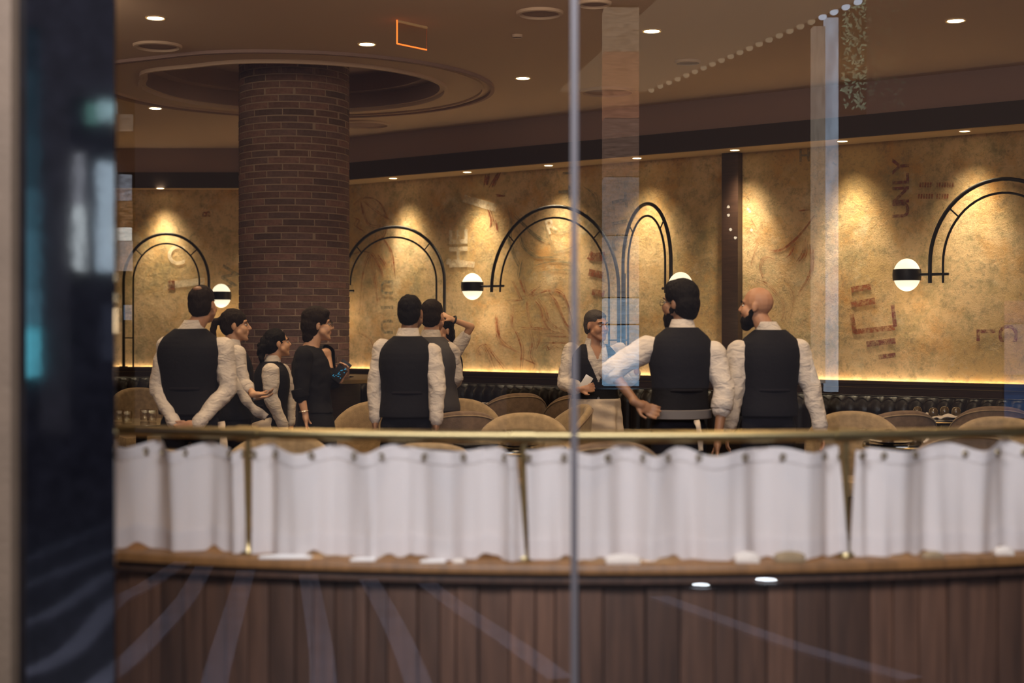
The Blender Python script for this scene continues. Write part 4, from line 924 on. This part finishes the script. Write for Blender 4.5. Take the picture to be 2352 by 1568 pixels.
HEADR = dict(m=1.0, f=.94)
def person(lab, px, top, d, tx, hipx, yaw, hyaw, pitch=0., fem=0, w=1., skin='skin', hair='short', hmat='hair', beard=0, bald=0, arms=(), shirt='shirt', vest='vest', collar=1, vneck=1,
           glasses=0, apron=None, vbot=0, band=0, lean=0., roll=0., skirt=0, fine=0, extra=None, stance=.11, hs=1.0):
    s = F/d; ztop = CZ+(HY-top)/s; k = ztop/1.75
    base = V((hipx-CX)/s, d, 0); root = thing('person', lab, 'person', base)
    f = V(math.sin(yaw), math.cos(yaw), 0); l = V(math.cos(yaw), -math.sin(yaw), 0)
    tX = (tx-CX)/s; hX = (px-CX)/s; zN = 1.475*k
    def ax(z):  # centre line of the torso
        t = min(1.1, max(0, (z-.95*k)/(1.42*k-.95*k))); return V(base.x+(tX-base.x)*t, d+lean*t, z)
    HP = V(hX, d+lean*1.2, ztop-.118*k*hs) + f*.02
    hf = V(math.sin(hyaw), math.cos(hyaw), 0); HM = Matrix((V(math.cos(hyaw), -math.sin(hyaw), 0), hf, V(0, 0, 1))).transposed()@Matrix.Rotation(pitch, 3, 'X')@Matrix.Rotation(roll, 3, 'Y')
    hk = k**.5*(.95 if fem else 1.0)*hs
    H = lambda x, y, z: HP+HM@(V(x, y, z)*hk)
    TR = [(.90, .158, .108), (1.0, .152, .106), (1.08, .140 if not fem else .122, .100), (1.18, .152 if not fem else .132, .108), (1.28, .168 if not fem else .148, .115 if not fem else .12), (1.36, .172 if not fem else .150, .110), (1.42, .150 if not fem else .130, .092), (1.455, .105, .075), (1.485, .062, .060)]
    def torso(mb, grow=0, z0=.0, rows=TR, n=36, capd=True):
        R = []
        for z, hw, hd in rows:
            if z < z0: continue
            c = ax(z*k); a_, b_ = (hw*w+grow)*k, (hd*w+grow)*k; ring = []
            for j in range(n):
                t = 2*PI*j/n; co, si = math.cos(t), math.sin(t)
                ring.append(c+l*(a_*math.copysign(abs(co)**.85, co))+f*(b_*math.copysign(abs(si)**.9, si)))
            R.append(ring)
        mb.rings(R, capd); return mb
    # ---- body: one continuous surface
    b = MB()
    c1 = ax(1.375*k)
    torso(b, -.014)
    nb = ax(1.44*k); b.cap(nb, H(0, -.018, -.075), .060*hk, .054*hk); 
    b.ell(H(0, -.008, .030), Vector((.0745, .094, .088))*hk, HM); b.ell(H(0, .022, -.030), Vector((.060, .070, .075))*hk, HM); b.ell(H(0, .050, -.075), Vector((.042, .042, .034))*hk, HM)
    b.ell(H(0, .083, -.098), Vector((.020, .016, .016))*hk, HM); b.cap(H(0, .088, .018), H(0, .112, -.020), .0085*hk, .0125*hk, 8); b.ell(H(0, .104, -.026), Vector((.017, .010, .008))*hk, HM)
    for sx in (-1, 1):
        b.ell(H(sx*.076, -.006, -.006), Vector((.009, .019, .031))*hk, HM@Rz(sx*-.35)); b.ell(H(sx*.040, .060, -.028), Vector((.029, .032, .034))*hk, HM); b.cap(H(sx*.012, .086, .030), H(sx*.046, .072, .030), .009*hk, .008*hk, 8)
        b.cap(H(sx*.055, .03, -.05), H(sx*.018, .076, -.092), .023*hk, .018*hk, 8)
    b.ell(H(0, .094, -.050), Vector((.021, .009, .0055))*hk, HM); b.ell(H(0, .092, -.062), Vector((.018, .009, .006))*hk, HM)
    sl = MB(); torso(sl, .002, z0=.95)
    hips = ax(.93*k); legs = MB(); legs.ell(hips, (.165*k*w, .118*k*w, .12*k), Rz(-yaw))
    cuffs = []; rolls = []
    for sg in (-1, 1):
        hp = hips+l*(.088*k*sg*w)-V(0, 0, .06*k); kn = V(hp.x+l.x*sg*.01, d, .50*k)+l*(sg*.01)+f*.015; an = V(base.x, d, .085*k)+l*(sg*stance*k)
        b.cap(hp, kn, .066*k, .045*k); b.cap(kn, an, .045*k, .032*k); b.cap(an+V(0, 0, -.03), an+f*.14*k+V(0, 0, -.055*k), .035*k, .022*k)
        legs.cap(hp, kn, .090*k*w, .066*k); legs.cap(kn, an+V(0, 0, .01), .066*k, .056*k)
    for A in arms:
        sh, el, wr = [P(q[0], q[1], d+q[2]) for q in A['j']]; shw = sh; ar = .92 if fem else 1.0; ar *= A.get('r', 1)
        sl.cap(c1+(sh-c1)*.35, sh, .060*k*ar, .060*k*ar); sl.ell(sh, (.064*k*ar,)*3)
        b.cap(c1+(sh-c1)*.3, sh, .045*k, .045*k); b.cap(sh, el, .044*k*ar, .037*k*ar); b.cap(el, wr, .037*k*ar, .024*k*ar)
        kind = A.get('sleeve', 'long'); sr = A.get('sr', 1)
        sl.cap(sh, sh+(el-sh)*A.get('cut', 1), .066*k*ar*sr, .053*k*ar*sr)
        if kind == 'long': e2 = el+(wr-el)*.97; sl.cap(el, e2, .053*k*ar*sr, .040*k*ar*sr); cuffs.append((el, e2, .0405*k*ar*sr, .05))
        elif kind == 'roll': e2 = el+(wr-el)*A.get('upto', .3); sl.cap(el, e2, .054*k*ar*sr, .050*k*ar*sr); rolls.append((el, e2, .0545*k*ar*sr, .055))
        elif kind == 'short': pass
        if A.get('hand', 1):
            dr = Vector(A.get('dir', tuple((wr-el).normalized()))); nr = Vector(A.get('nrm', (0, -1, 0)))
            hand_blobs(b, wr, dr, nr, k*A.get('hs', 1.0), A.get('curl', .5), A.get('side', 1))
    ob = remesh(b, 'body', M[skin], root, .0068, 3)
    for lst, nm in ((cuffs, 'cuff'), (rolls, 'rolled_cuff')):
        for a_, e_, r_, ln in lst:
            u_ = (e_-a_).normalized(); mb = MB(); mb.tube([e_-u_*ln, e_-u_*ln*.95, e_-u_*.004, e_+u_*.004], [r_*.95, r_*1.03, r_*1.03, r_*.9], 16); mb.build(nm, M[shirt], root)
    so = remesh(sl, 'shirt' if vest else 'top', M[shirt], root, .0065 if fine else .012, 8 if fine else 4, .020, .07)
    if vneck:  # open neckline at the front
        bm = bmesh.new(); bm.from_mesh(so.data); dele = []
        for fc in bm.faces:
            c = fc.calc_center_median(); q = c-ax(min(max(c.z, .95*k), 1.45*k)); lat = abs(q.dot(l)); fr = q.dot(f)
            zv = (1.36 if vest else 1.30)*k
            if fr > .01 and c.z > zv and lat < (c.z-zv)*.42+.004: dele.append(fc)
        bmesh.ops.delete(bm, geom=dele, context='FACES'); bm.to_mesh(so.data); bm.free()
    # ---- waistcoat
    if vest:
        VR = [(.935, .170, .128), (.97, .172, .128), (1.05, .160, .120), (1.10, .156, .118), (1.18, .166, .126), (1.26, .182, .133), (1.32, .184, .132), (1.365, .178, .124), (1.395, .167, .114), (1.425, .145, .102), (1.452, .112, .090), (1.478, .080, .076)]
        SUBD = 12 if fine else 4
        if fem: VR = [(z, a_*.89, b_*1.0) for z, a_, b_ in VR]
        VR = [(z+dz, VR[i][1]*(1-t)+VR[i+1][1]*t, VR[i][2]*(1-t)+VR[i+1][2]*t) for i in range(len(VR)-1) for z, dz, t in [(VR[i][0], (VR[i+1][0]-VR[i][0])*q_/SUBD, q_/SUBD) for q_ in range(SUBD)]]+[VR[-1]]
        if vbot: VR = [r for r in VR if r[0] >= vbot]
        mb = torso(MB(), .012, rows=VR, n=288 if fine else 96, capd=False); keep = []
        for fc in mb.f:
            c = sum((mb.v[i] if isinstance(mb.v[i], Vector) else Vector(mb.v[i]) for i in fc), V(0, 0, 0))/4; q = c-ax(c.z); lat = abs(q.dot(l)); fr = q.dot(f); zv = 1.17*k
            if fr > 0 and c.z > zv and lat < min(.085*k, (c.z-zv)*.42+.002): continue
            if fr > 0 and c.z < (vbot+.05 if vbot else .985)*k and lat < ((vbot+.05 if vbot else .985)*k-c.z)*.5: continue
            keep.append(fc)
        mb.f = keep; vo = mb.build('waistcoat', M[vest], root, solid=.008)
        if abs(math.cos(yaw)) > .3 and math.cos(yaw) > 0:  # back cinch strap
            st = MB(); c = ax(1.10*k); pts = []
            for j in range(13):
                t = PI*1.5+(j-6)/6*.75; pts.append(c+l*((.150*w+.024)*k*math.cos(t))+f*((.118*w+.022)*k*math.sin(t)))
            vs = []
            for p in pts: vs += [p+V(0, 0, .009), p+V(0, 0, -.009)]
            st.add(vs, [(2*i, 2*i+1, 2*i+3, 2*i+2) for i in range(12)]); st.build('back_strap', M['trouser'], root, solid=.003)
    if collar:
        mb = MB(); R = []; cN = ax(1.462*k); nt = H(0, -.018, -.075); n = 40; g = .62  # opening half angle at the front
        top_c = cN.lerp(nt, .42)
        prof = [(0, .098, -.006), (0, .094, -.012), (.45, .078, .016), (1, .0665, .034), (1, .0625, .034), (.3, .064, .0)]
        for i in range(n+1):
            t = PI/2+g+(2*PI-2*g)*i/n; dirv = l*math.cos(t)+f*math.sin(t)*.93; fr = max(0, math.sin(t)); pt = []
            for q_, r_, dz in prof: cc_ = cN.lerp(top_c, q_); pt.append(cc_+dirv*r_*k*(1.0 if not fem else .95)+V(0, 0, dz*k-(.045*fr**3 if q_ < .2 else .012*fr)*k))
            R.append(pt)
        m_ = len(prof); vs = [v for r in R for v in r]; fs = [(i*m_+j, i*m_+(j+1) % m_, (i+1)*m_+(j+1) % m_, (i+1)*m_+j) for i in range(n) for j in range(m_)]
        fs += [tuple(range(m_)), tuple(n*m_+j for j in range(m_))]
        MB().add(vs, fs).build('collar', M[shirt], root, fixn=True)
    # ---- trousers, shoes
    if skirt:
        legs = MB(); legs.rings([[ax(min(z*k, 1.4))+l*(a_*k*math.cos(2*PI*j/40))+f*(b_*k*math.sin(2*PI*j/40)) for j in range(40)] for z, a_, b_ in ((.50, .19, .15), (.7, .19, .15), (.85, .185, .14), (.95, .168, .125), (1.02, .150, .112))])
    if not skirt: remesh(legs, 'trousers', M['trouser'], root, .014, 3, .02, .1)
    else: legs.build('skirt', M['dress'], root)
    for sg in (-1, 1):
        an = V(base.x, d, .0)+l*(sg*stance*k); mb = MB(); q = Rz(-yaw); mb.ell(an+f*.045*k+V(0, 0, .042), (.046, .135*k, .040), q); mb.ell(an-f*.03*k+V(0, 0, .06), (.042, .06, .05), q); mb.box(an+f*.04*k+V(0, 0, .009), (.042, .125*k, .008), q)
        remesh(mb, 'shoe', M['shoe'], root, .01, 2)
    # ---- face
    ey = MB(); ir = MB()
    for sx in (-1, 1):
        ey.ell(H(sx*.030, .0775, .006), Vector((.0125, .0110, .0075))*hk, HM); ir.ell(H(sx*.030, .0875, .006), Vector((.0052, .003, .0052))*hk, HM)
    eo = ey.build('eyes', M['eye'], root); ir.build('iris', M['iris'], eo)
    br = MB()
    for sx in (-1, 1): br.tube([H(sx*.012, .098, .027), H(sx*.030, .093, .034), H(sx*.050, .076, .028)], [.003*hk, .0042*hk, .002*hk], 6)
    br.build('eyebrows', M['hair'], root)
    lp_ = MB(); lp_.ell(H(0, .0995, -.0515), Vector((.018, .004, .0030))*hk, HM); lp_.ell(H(0, .0975, -.0585), Vector((.014, .004, .0035))*hk, HM); lp_.build('lips', M['lip'], root)
    # ---- hair
    h = MB()
    if not bald:
        if hair == 'short':
            h.ell(H(0, -.018, .046), Vector((.081, .096, .082))*hk, HM); h.ell(H(0, -.040, .0), Vector((.0785, .070, .082))*hk, HM); h.ell(H(0, -.052, -.035), Vector((.062, .050, .045))*hk, HM); h.ell(H(0, .030, .078), Vector((.060, .052, .035))*hk, HM)
        elif hair == 'full':
            h.ell(H(0, -.015, .055), Vector((.092, .104, .092))*hk, HM); h.ell(H(0, -.042, .0), Vector((.088, .078, .095))*hk, HM); h.ell(H(0, -.052, -.05), Vector((.068, .054, .050))*hk, HM); h.ell(H(0, .035, .092), Vector((.068, .056, .045))*hk, HM)
        elif hair == 'tail':
            h.ell(H(0, -.016, .046), Vector((.085, .102, .088))*hk, HM); h.ell(H(0, -.042, .0), Vector((.078, .072, .080))*hk, HM)
            h.ell(H(0, -.112, .040), Vector((.028, .026, .028))*hk, HM); pp = [H(0, -.115, .045), H(0, -.150, .030), H(0, -.160, -.03), H(.005, -.150, -.10), H(.01, -.140, -.17)]
            for i, r in enumerate((.016, .026, .026, .018)): h.cap(pp[i], pp[i+1], r*hk, (.026, .026, .018, .008)[i]*hk)
        elif hair == 'curl':
            h.ell(H(0, -.018, .044), Vector((.084, .100, .088))*hk, HM); h.ell(H(0, -.050, .0), Vector((.080, .078, .085))*hk, HM)
            rr_ = random.Random(5)
            for i in range(16):
                t = i/15; h.ell(H(rr_.uniform(-.03, .03), -.12-.02*math.sin(t*3)+rr_.uniform(-.015, .015), .04-.20*t), (.030*hk*(1-.35*t),)*3)
        elif hair == 'bob':
            h.ell(H(0, -.015, .052), Vector((.090, .104, .090))*hk, HM); h.ell(H(0, -.045, .0), Vector((.086, .078, .100))*hk, HM); h.ell(H(0, -.062, -.07), Vector((.066, .050, .065))*hk, HM); h.ell(H(.02, .045, .085), Vector((.055, .045, .035))*hk, HM)
        elif hair == 'long':
            h.ell(H(0, -.018, .044), Vector((.082, .098, .086))*hk, HM); h.ell(H(0, -.045, -.01), Vector((.080, .074, .09))*hk, HM); h.cap(H(0, -.07, -.05), H(0, -.09, -.19), .06*hk, .035*hk)
        remesh(h, 'hair', M[hmat], root, .0085, 2, .010, .03)
    if bald > 1:  # close cropped stubble round the sides
        h.ell(H(0, -.030, -.012), Vector((.0768, .072, .064))*hk, HM); remesh(h, 'stubble', M['skin'] if bald == 1 else M['hair_g'], root, .009, 2)
    if beard:
        bb = MB(); bb.ell(H(0, .052, -.088), Vector((.056, .056, .042*beard))*hk, HM); bb.ell(H(0, .070, -.118), Vector((.036, .034, .032*beard))*hk, HM)
        for sx in (-1, 1): bb.cap(H(sx*.064, .015, -.030), H(sx*.045, .05, -.085), .017*hk, .024*hk)
        bb.cap(H(-.02, .098, -.040), H(.02, .098, -.040), .008*hk, .008*hk); remesh(bb, 'beard', M[hmat], root, .008, 2, .008, .03)
    if glasses:
        gm = MB()
        for sx in (-1, 1):
            gm.tube([H(sx*(.033+.023*math.cos(a)), .106-.006*abs(math.cos(a)), .006+.017*math.sin(a)) for a in [2*PI*i/18 for i in range(18)]], .0018, 6, True); gm.tube([H(sx*.056, .100, .010), H(sx*.080, .06, .008), H(sx*.083, -.005, .006)], .0018, 6)
        gm.tube([H(-.010, .110, .008), H(.010, .110, .008)], .0018, 6); gm.build('spectacles', M['black'], root)
    if apron:
        mb = MB(); zt_, zb_ = apron
        def fn(u, v):
            z = (zt_*(1-v)+zb_*v)*k; t = -PI*.28+(PI*1.56)*u; c = ax(min(z, 1.3*k)); fold_ = 1+(.04+.12*v)*math.sin(u*34+math.sin(u*9)*2+v*2)*min(1, v*3+.15); wr_ = .010*math.sin(z*60+u*14)
            return c+l*((.188*w+.035*v)*k*math.cos(t)*fold_)+f*((.148*w+.030*v)*k*math.sin(t)*fold_+wr_)
        mb.grid(fn, 120, 24); mb.build('apron', M['apron'], root, solid=.004)
    if band:
        mb = MB(); c = ax(band*k); R = []
        for dz, g_ in ((-.028, .024), (-.024, .034), (.024, .034), (.028, .024)):
            c = ax(band*k+dz); R.append([c+l*((.168*w+g_)*k*math.cos(2*PI*j/40))+f*((.126*w+g_)*k*math.sin(2*PI*j/40)) for j in range(40)])
        mb.rings(R, False); mb.build('apron_band', M['bandgrey'], root)
    if extra: extra(root, dict(P=lambda x, y, dd=0: P(x, y, d+dd), ax=ax, l=l, f=f, k=k, H=H, HM=HM, hk=hk))
    return root
def ribbon(pts, w, name, m, root, th=.006, side=None):
    cp = cr(pts, 6); vs = []
    for i, p in enumerate(cp):
        t = (cp[min(i+1, len(cp)-1)]-cp[max(i-1, 0)]).normalized(); n = t.cross(V(0, 1, 0)).normalized()*(w/2)*(1+.15*math.sin(i)); vs += [p+n, p-n+V(0, .01*math.sin(i*1.3), 0)]
    return MB().add(vs, [(2*i, 2*i+1, 2*i+3, 2*i+2) for i in range(len(cp)-1)]).build(name, m, root, solid=th)

AW = 0.0
# 1 leftmost man, back to us, hands clasped behind him
def ex1(root, q):
    ribbon([q['P'](508, 968, -.13), q['P'](512, 1000, -.15), q['P'](518, 1045, -.14)], .04, 'apron_tie', M['apron'], root)
    b = MB(); b.ell(q['H'](0, -.060, .098), Vector((.036, .036, .02))*q['hk'], q['HM']); remesh(b, 'thin_crown', M['skin_d'], root, .006, 2)
person('waiter at the far left with his back turned and hands clasped behind him', 463, 658, 9.1, 437, 436, R_(4), R_(14), w=1.06, skin='skin', hair='short', hmat='hair_b',
       arms=[dict(j=[(384, 796, 0), (362, 893, -.02), (402, 975, -.17)], dir=(.9, .0, -.25), nrm=(0, -1, 0), curl=.25, side=-1, sr=1.05), dict(j=[(512, 798, 0), (524, 892, -.03), (452, 975, -.19)], dir=(-.95, 0, -.1), nrm=(0, -1, 0), curl=.3, side=1, sr=1.12)], extra=ex1)
# 2 woman with the ponytail in profile
def ex2(root, q):
    ribbon([q['P'](534, 868, -.30), q['P'](556, 905, -.31), q['P'](582, 938, -.34), q['P'](612, 958, -.32)], .055, 'service_cloth', M['shirt2'], root, .012)
person('woman with a dark ponytail in profile beside the leftmost man', 533, 712, 9.75, 536, 540, R_(78), R_(82), fem=1, skin='skin_l', hair='tail', hmat='hair_b', shirt='shirt',
       arms=[dict(j=[(545, 812, -.16), (560, 882, -.18), (585, 906, -.27)], dir=(1, -.1, .05), nrm=(0, 0, 1), curl=.45, side=1, upto=.4, sr=1.05, sleeve='roll'), dict(j=[(538, 812, .15), (545, 880, .18), (585, 912, .1)], dir=(1, 0, 0), nrm=(0, 0, 1), curl=.4)], extra=ex2)
# 3 short woman with curly dark hair
def ex3(root, q):
    ribbon([q['P'](600, 965, -.16), q['P'](606, 990, -.18), q['P'](612, 1030, -.16)], .13, 'apron_side', M['apron'], root)
person('short woman with curly tied back dark hair and white collar looking right', 630, 758, 10.3, 624, 620, R_(62), R_(66), pitch=.10, fem=1, w=1.02, skin='skin_l', hair='curl', hmat='hair',
       arms=[dict(j=[(622, 853, -.15), (622, 915, -.17), (652, 980, -.16)], dir=(.3, 0, -1), nrm=(1, 0, 0), curl=.4, sr=1.22, r=1.05), dict(j=[(650, 850, .13), (672, 905, .15), (668, 975, .1)], dir=(0, 0, -1), nrm=(-1, 0, 0))], extra=ex3)
# 4 woman in black with glasses and phone
def ex4(root, q):
    ph = MB(); c = q['P'](783, 852, -.04); R3 = Matrix.Rotation(.62, 3, 'Y'); ph.box(c, (.037, .006, .072), R3, .004); po = ph.build('phone', M['black'], root); po['label'] = 'dark phone in a case with blue dots'
    dm = MB(); rn = random.Random(2)
    for i in range(26): o_ = V(rn.uniform(-.026, .026), -.0075, rn.uniform(-.055, .055)); dm.ell(c+R3@o_, (.0028, .0012, .0028), n=6, m=4)
    dm.build('case_dots', emat('blue_dots', (.05, .35, .55), .8), po)
    bm_ = MB(); w_ = q['P'](699, 944, -.19); u_ = V(.15, 0, -1).normalized(); bm_.tube([w_+V(.031*math.cos(a), .031*math.sin(a), .004*math.cos(a)) for a in [2*PI*i/20 for i in range(20)]], .0035, 6, True); bm_.build('bracelet', M['steel'], root)
person('woman in a black dress and glasses holding a phone in front of the brick column', 722, 709, 9.4, 712, 725, R_(60), R_(74), fem=1, w=1.10, skin='skin_l', hair='bob', hmat='hair_b', shirt='dress', vest=None, collar=0, glasses=1, skirt=1,
       arms=[dict(j=[(697, 818, -.17), (690, 905, -.19), (701, 950, -.19)], dir=(.12, 0, -1), nrm=(1, 0, 0), curl=.3, sleeve='roll', upto=.15, r=1.05, sr=1.1), dict(j=[(748, 812, .15), (760, 878, .06), (783, 868, -.02)], dir=(.35, -.2, .9), nrm=(-.3, -1, 0), curl=.9, sleeve='roll', upto=.45, sr=1.1)], extra=ex4)
# 6 man behind the dark haired waiter, looking away to the right
person('man in a charcoal waistcoat standing just behind the dark haired waiter, sleeves rolled', 990, 690, 10.1, 990, 1000, R_(28), R_(18), w=1.02, skin='skin', hair='short', hmat='hair_b', shirt='shirt2', vest='vest2',
       arms=[dict(j=[(1034, 808, -.04), (1047, 868, -.03), (1020, 898, .17)], sleeve='roll', upto=.7, sr=1.1, hand=0), dict(j=[(955, 805, .1), (945, 880, .1), (950, 930, .1)], hand=0)])
# 5 dark haired waiter, back to us
person('dark haired waiter with his back turned, left of the middle lamp globe', 943, 680, 9.3, 936, 932, R_(-6), R_(12), w=1.0, skin='skin_d', hair='short', hmat='hair',
       arms=[dict(j=[(878, 800, 0), (860, 885, -.02), (862, 965, -.04)], dir=(0, -.1, -1), nrm=(1, 0, 0), curl=.3), dict(j=[(990, 812, -.02), (1004, 888, -.06), (1002, 968, -.08)], dir=(0, -.1, -1), nrm=(-1, 0, 0), curl=.3, side=-1, sr=1.15)], band=0)
# 7 woman touching her hair
def ex7(root, q):
    w_ = q['P'](1043, 735, -.127); a_ = (q['P'](1083, 750, -.06)-w_).normalized(); s1 = a_.orthogonal().normalized(); s2 = a_.cross(s1)
    MB().tube([w_+(s1*math.cos(a)+s2*math.sin(a))*.031 for a in [2*PI*i/20 for i in range(20)]], .0075, 8, True).build('wristwatch', M['black'], root)
person('woman raising her arm to her dark hair behind the two waiters', 1020, 730, 11.5, 1020, 1016, R_(215), R_(232), fem=1, skin='skin_l', hair='long', hmat='hair',
       arms=[dict(j=[(1046, 806, 0), (1082, 750, -.06), (1040, 734, -.13)], sleeve='short', cut=.62, dir=(-1, -.05, .55), nrm=(-.2, .6, -1), curl=.22, sr=1.15, side=-1), dict(j=[(1000, 812, .0), (992, 880, 0), (1000, 930, -.1)])], extra=ex7)
# 8 facing waiter with apron and card
def ex8(root, q):
    c = q['P'](1346, 878, -.21); MB().box(c, (.030, .004, .052), Matrix.Rotation(.55, 3, 'Y'), .002).build('white_card', M['china'], root)
person('waiter facing the window in an open white shirt and cream apron, holding a white card', 1368, 715, 10.75, 1366, 1367, R_(172), R_(140), pitch=-.08, w=1.10, skin='skin', hair='short', hmat='hair_g', vneck=1,
       arms=[dict(j=[(1312, 806, 0), (1296, 880, -.06), (1331, 893, -.20)], dir=(.9, -.2, .1), nrm=(.1, -1, .2), curl=.5, side=-1, sr=1.12, sleeve='roll', upto=.75), dict(j=[(1422, 806, 0), (1446, 872, -.06), (1462, 850, -.14)], dir=(.1, -.1, 1), nrm=(-1, -.3, 0), curl=.4, sleeve='roll', upto=.6, sr=1.1)], apron=(1.035, .40), vbot=1.02, fine=1, extra=ex8)
# 9 bearded man
def ex9(root, q):
    ribbon([q['P'](1600, 965, -.15), q['P'](1606, 990, -.17), q['P'](1610, 1035, -.16)], .03, 'apron_tie', M['apron'], root)
    hb = MB(); hb.ell(q['P'](1512, 757, -.12), (.018, .014, .012)); 
person('tall bearded man with glasses, back turned, one hand resting behind him and sleeves rolled', 1565, 650, 8.7, 1566, 1560, R_(-14), R_(-52), w=1.0, skin='skin_d', hair='full', hmat='hair', beard=1.25, glasses=1, band=.955, hs=1.06,
       arms=[dict(j=[(1484, 800, 0), (1402, 852, -.06), (1462, 925, -.16)], dir=(.85, 0, -.45), nrm=(0, -1, .3), curl=.5, side=-1, sleeve='roll', upto=.10, sr=1.2, r=1.05, hs=1.12), dict(j=[(1640, 812, 0), (1663, 895, -.05), (1648, 1012, -.10)], dir=(-.05, -.1, -1), nrm=(-1, 0, 0), curl=.25, side=-1, sleeve='roll', upto=.38, sr=1.15, r=1.05)], extra=ex9)
# 10 bald bearded man
person('bald man with a black beard at the right, back turned, arms hanging', 1742, 660, 9.0, 1768, 1764, R_(-8), R_(-62), w=1.04, skin='skin', bald=1, beard=1.0, hmat='hair', stance=.09, hs=1.03,
       arms=[dict(j=[(1698, 808, -.02), (1688, 895, -.05), (1672, 985, -.06)], dir=(-.1, -.1, -1), nrm=(1, 0, 0), curl=.3, sr=1.25), dict(j=[(1832, 804, 0), (1862, 890, -.02), (1886, 985, -.04)], dir=(.15, 0, -1), nrm=(-1, 0, 0), curl=.3, side=-1, sr=1.2)])
